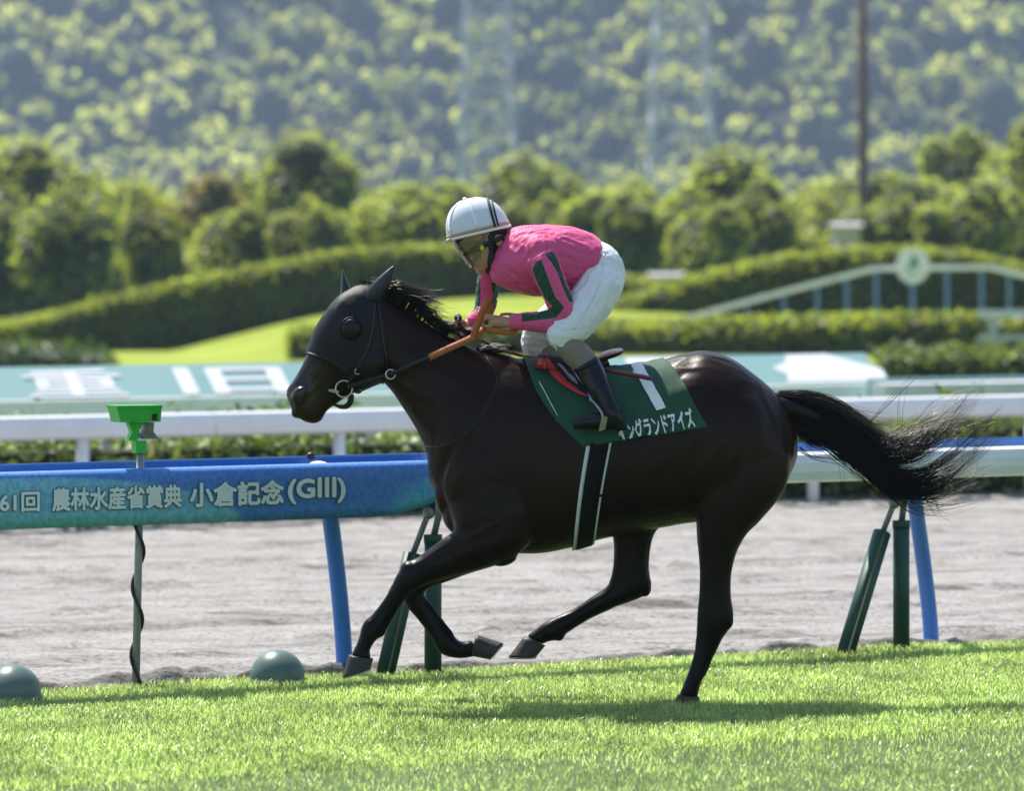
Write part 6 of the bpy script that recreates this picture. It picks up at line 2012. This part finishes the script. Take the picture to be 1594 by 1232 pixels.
# ================================================================== REINS AND STICK
M_REIN = mat('orange_rein_rubber', (.42, .12, .022), .5, .12, 30, bump=.3, bscale=250)
reins = empty('reins', tuple(P(700, 540, -.1)), 'orange rubber reins running from the bit to the jockey hands', 'reins')
RO = Vector(reins.location)
def rein(name, pts, wd, m_, face=(0, -1, .15), th=.004):
    sp = smooth_path([P(*p) for p in pts], 6)
    part(name, ribbon_vf(sp, [Vector(face)] * len(sp), wd, th), m_, reins, RO, True)
yb = surf(545, 600, .03)[0].y
rein('leather_rein', [(541, 603, yb), (570, 594, yb - .015), (607, 583, -.125), (640, 569, -.155), (670, 556, -.175)], .020, M_LEATHER)
rein('rubber_rein', [(668, 557, -.177), (700, 542, -.17), (735, 526, -.13), (748, 517, -.115), (757, 508, -.10)], .029, M_REIN)
rein('rein_loop', [(735, 530, -.125), (742, 510, -.135), (750, 488, -.14), (756, 473, -.135), (761, 468, -.125)], .030, M_REIN, (.25, -1, 0))
rein('rein_loop', [(761, 469, -.122), (763, 482, -.11), (761, 495, -.10), (757, 505, -.095)], .030, M_REIN, (.4, -1, 0))
rein('rein_end', [(757, 512, -.115), (772, 515, -.12), (790, 518, -.115), (802, 514, -.10), (806, 506, -.09)], .027, M_REIN)
rein('rein_bridge', [(752, 512, -.09), (744, 520, -.06), (730, 524, -.02), (716, 520, .02)], .028, M_REIN, (0, -.6, .8))
rein('rein_end', [(772, 494, -.05), (784, 490, -.045), (796, 490, -.05), (804, 493, -.06)], .028, M_RED if False else M_REIN, (0, -.3, .9))
rein('leather_rein', [(541, 603, -yb), (570, 594, .10), (607, 583, .125), (640, 569, .155), (670, 556, .175)], .020, M_LEATHER, (0, 1, .15))
rein('rubber_rein', [(668, 557, .177), (690, 545, .14), (708, 530, .09), (716, 520, .05)], .034, M_REIN, (0, 1, .15))
for side in (-1, 1):
    c = P(608, 583, side * .128)
    pts = [c + Vector((.021 * math.cos(a), 0, .021 * math.sin(a))) for a in np.linspace(0, 2 * math.pi, 25)]
    part('running_ring', tube_vf(pts, .0032, 8, False), M_RING, reins, RO, True)
M_WHIP = mat('maroon_stick', (.16, .012, .03), .4, .1, 20)
whip = empty('riding_stick', tuple(P(713, 500, .03)), 'maroon riding stick with round black knob, held in the far hand', 'riding stick')
WO = Vector(whip.location)
sp = smooth_path([P(714, 500, .025), P(722, 512, .04), P(760, 535, .12), P(820, 556, .17), P(880, 562, .08), P(920, 570, -.10), P(945, 577, -.215), P(985, 584, -.245), P(1015, 590, -.262)], 6)
part('shaft', tube_vf(sp, [.006 + .004 * (i / (len(sp) - 1)) for i in range(len(sp))], 8), M_WHIP, whip, WO, True)
part('grip', tube_vf([P(713, 497, .02), P(716, 512, .035), P(720, 524, .05)], .012, 12), M_BLACK, whip, WO, True)
kn = part('knob', ellipsoid_vf(P(713, 495, -.002), (.0175, .012, .0175), 20, 12), M_BLACK, whip, WO, True)
V, F, LL, lo, hi = bold_text('T', .02)
U = (V - lo) / (hi - lo)
mk('knob_letter', [P(709.5 + 7 * u[0], 498.5 - 7 * u[1], -.0165 - .0003 * l) - WO for u, l in zip(U, LL)], F, M_HELSTRIPE, kn)

# ================================================================== HAZE
def haze():
    v, f = box_vf((-900, -60, -1.5), (900, 1760, 430))
    m = bpy.data.materials.new('haze_air'); m.use_nodes = True
    nt = m.node_tree; nt.nodes.clear()
    out = nd(nt, 'ShaderNodeOutputMaterial')
    vol = nd(nt, 'ShaderNodeVolumePrincipled')
    vol.inputs['Color'].default_value = (.55, .72, 1, 1)
    vol.inputs['Density'].default_value = HAZE_D
    vol.inputs['Anisotropy'].default_value = .2
    nt.links.new(vol.outputs[0], out.inputs['Volume'])
    o = mk('haze', v, f, m)
    o['kind'] = 'stuff'
HAZE_D = 0.00022
haze()
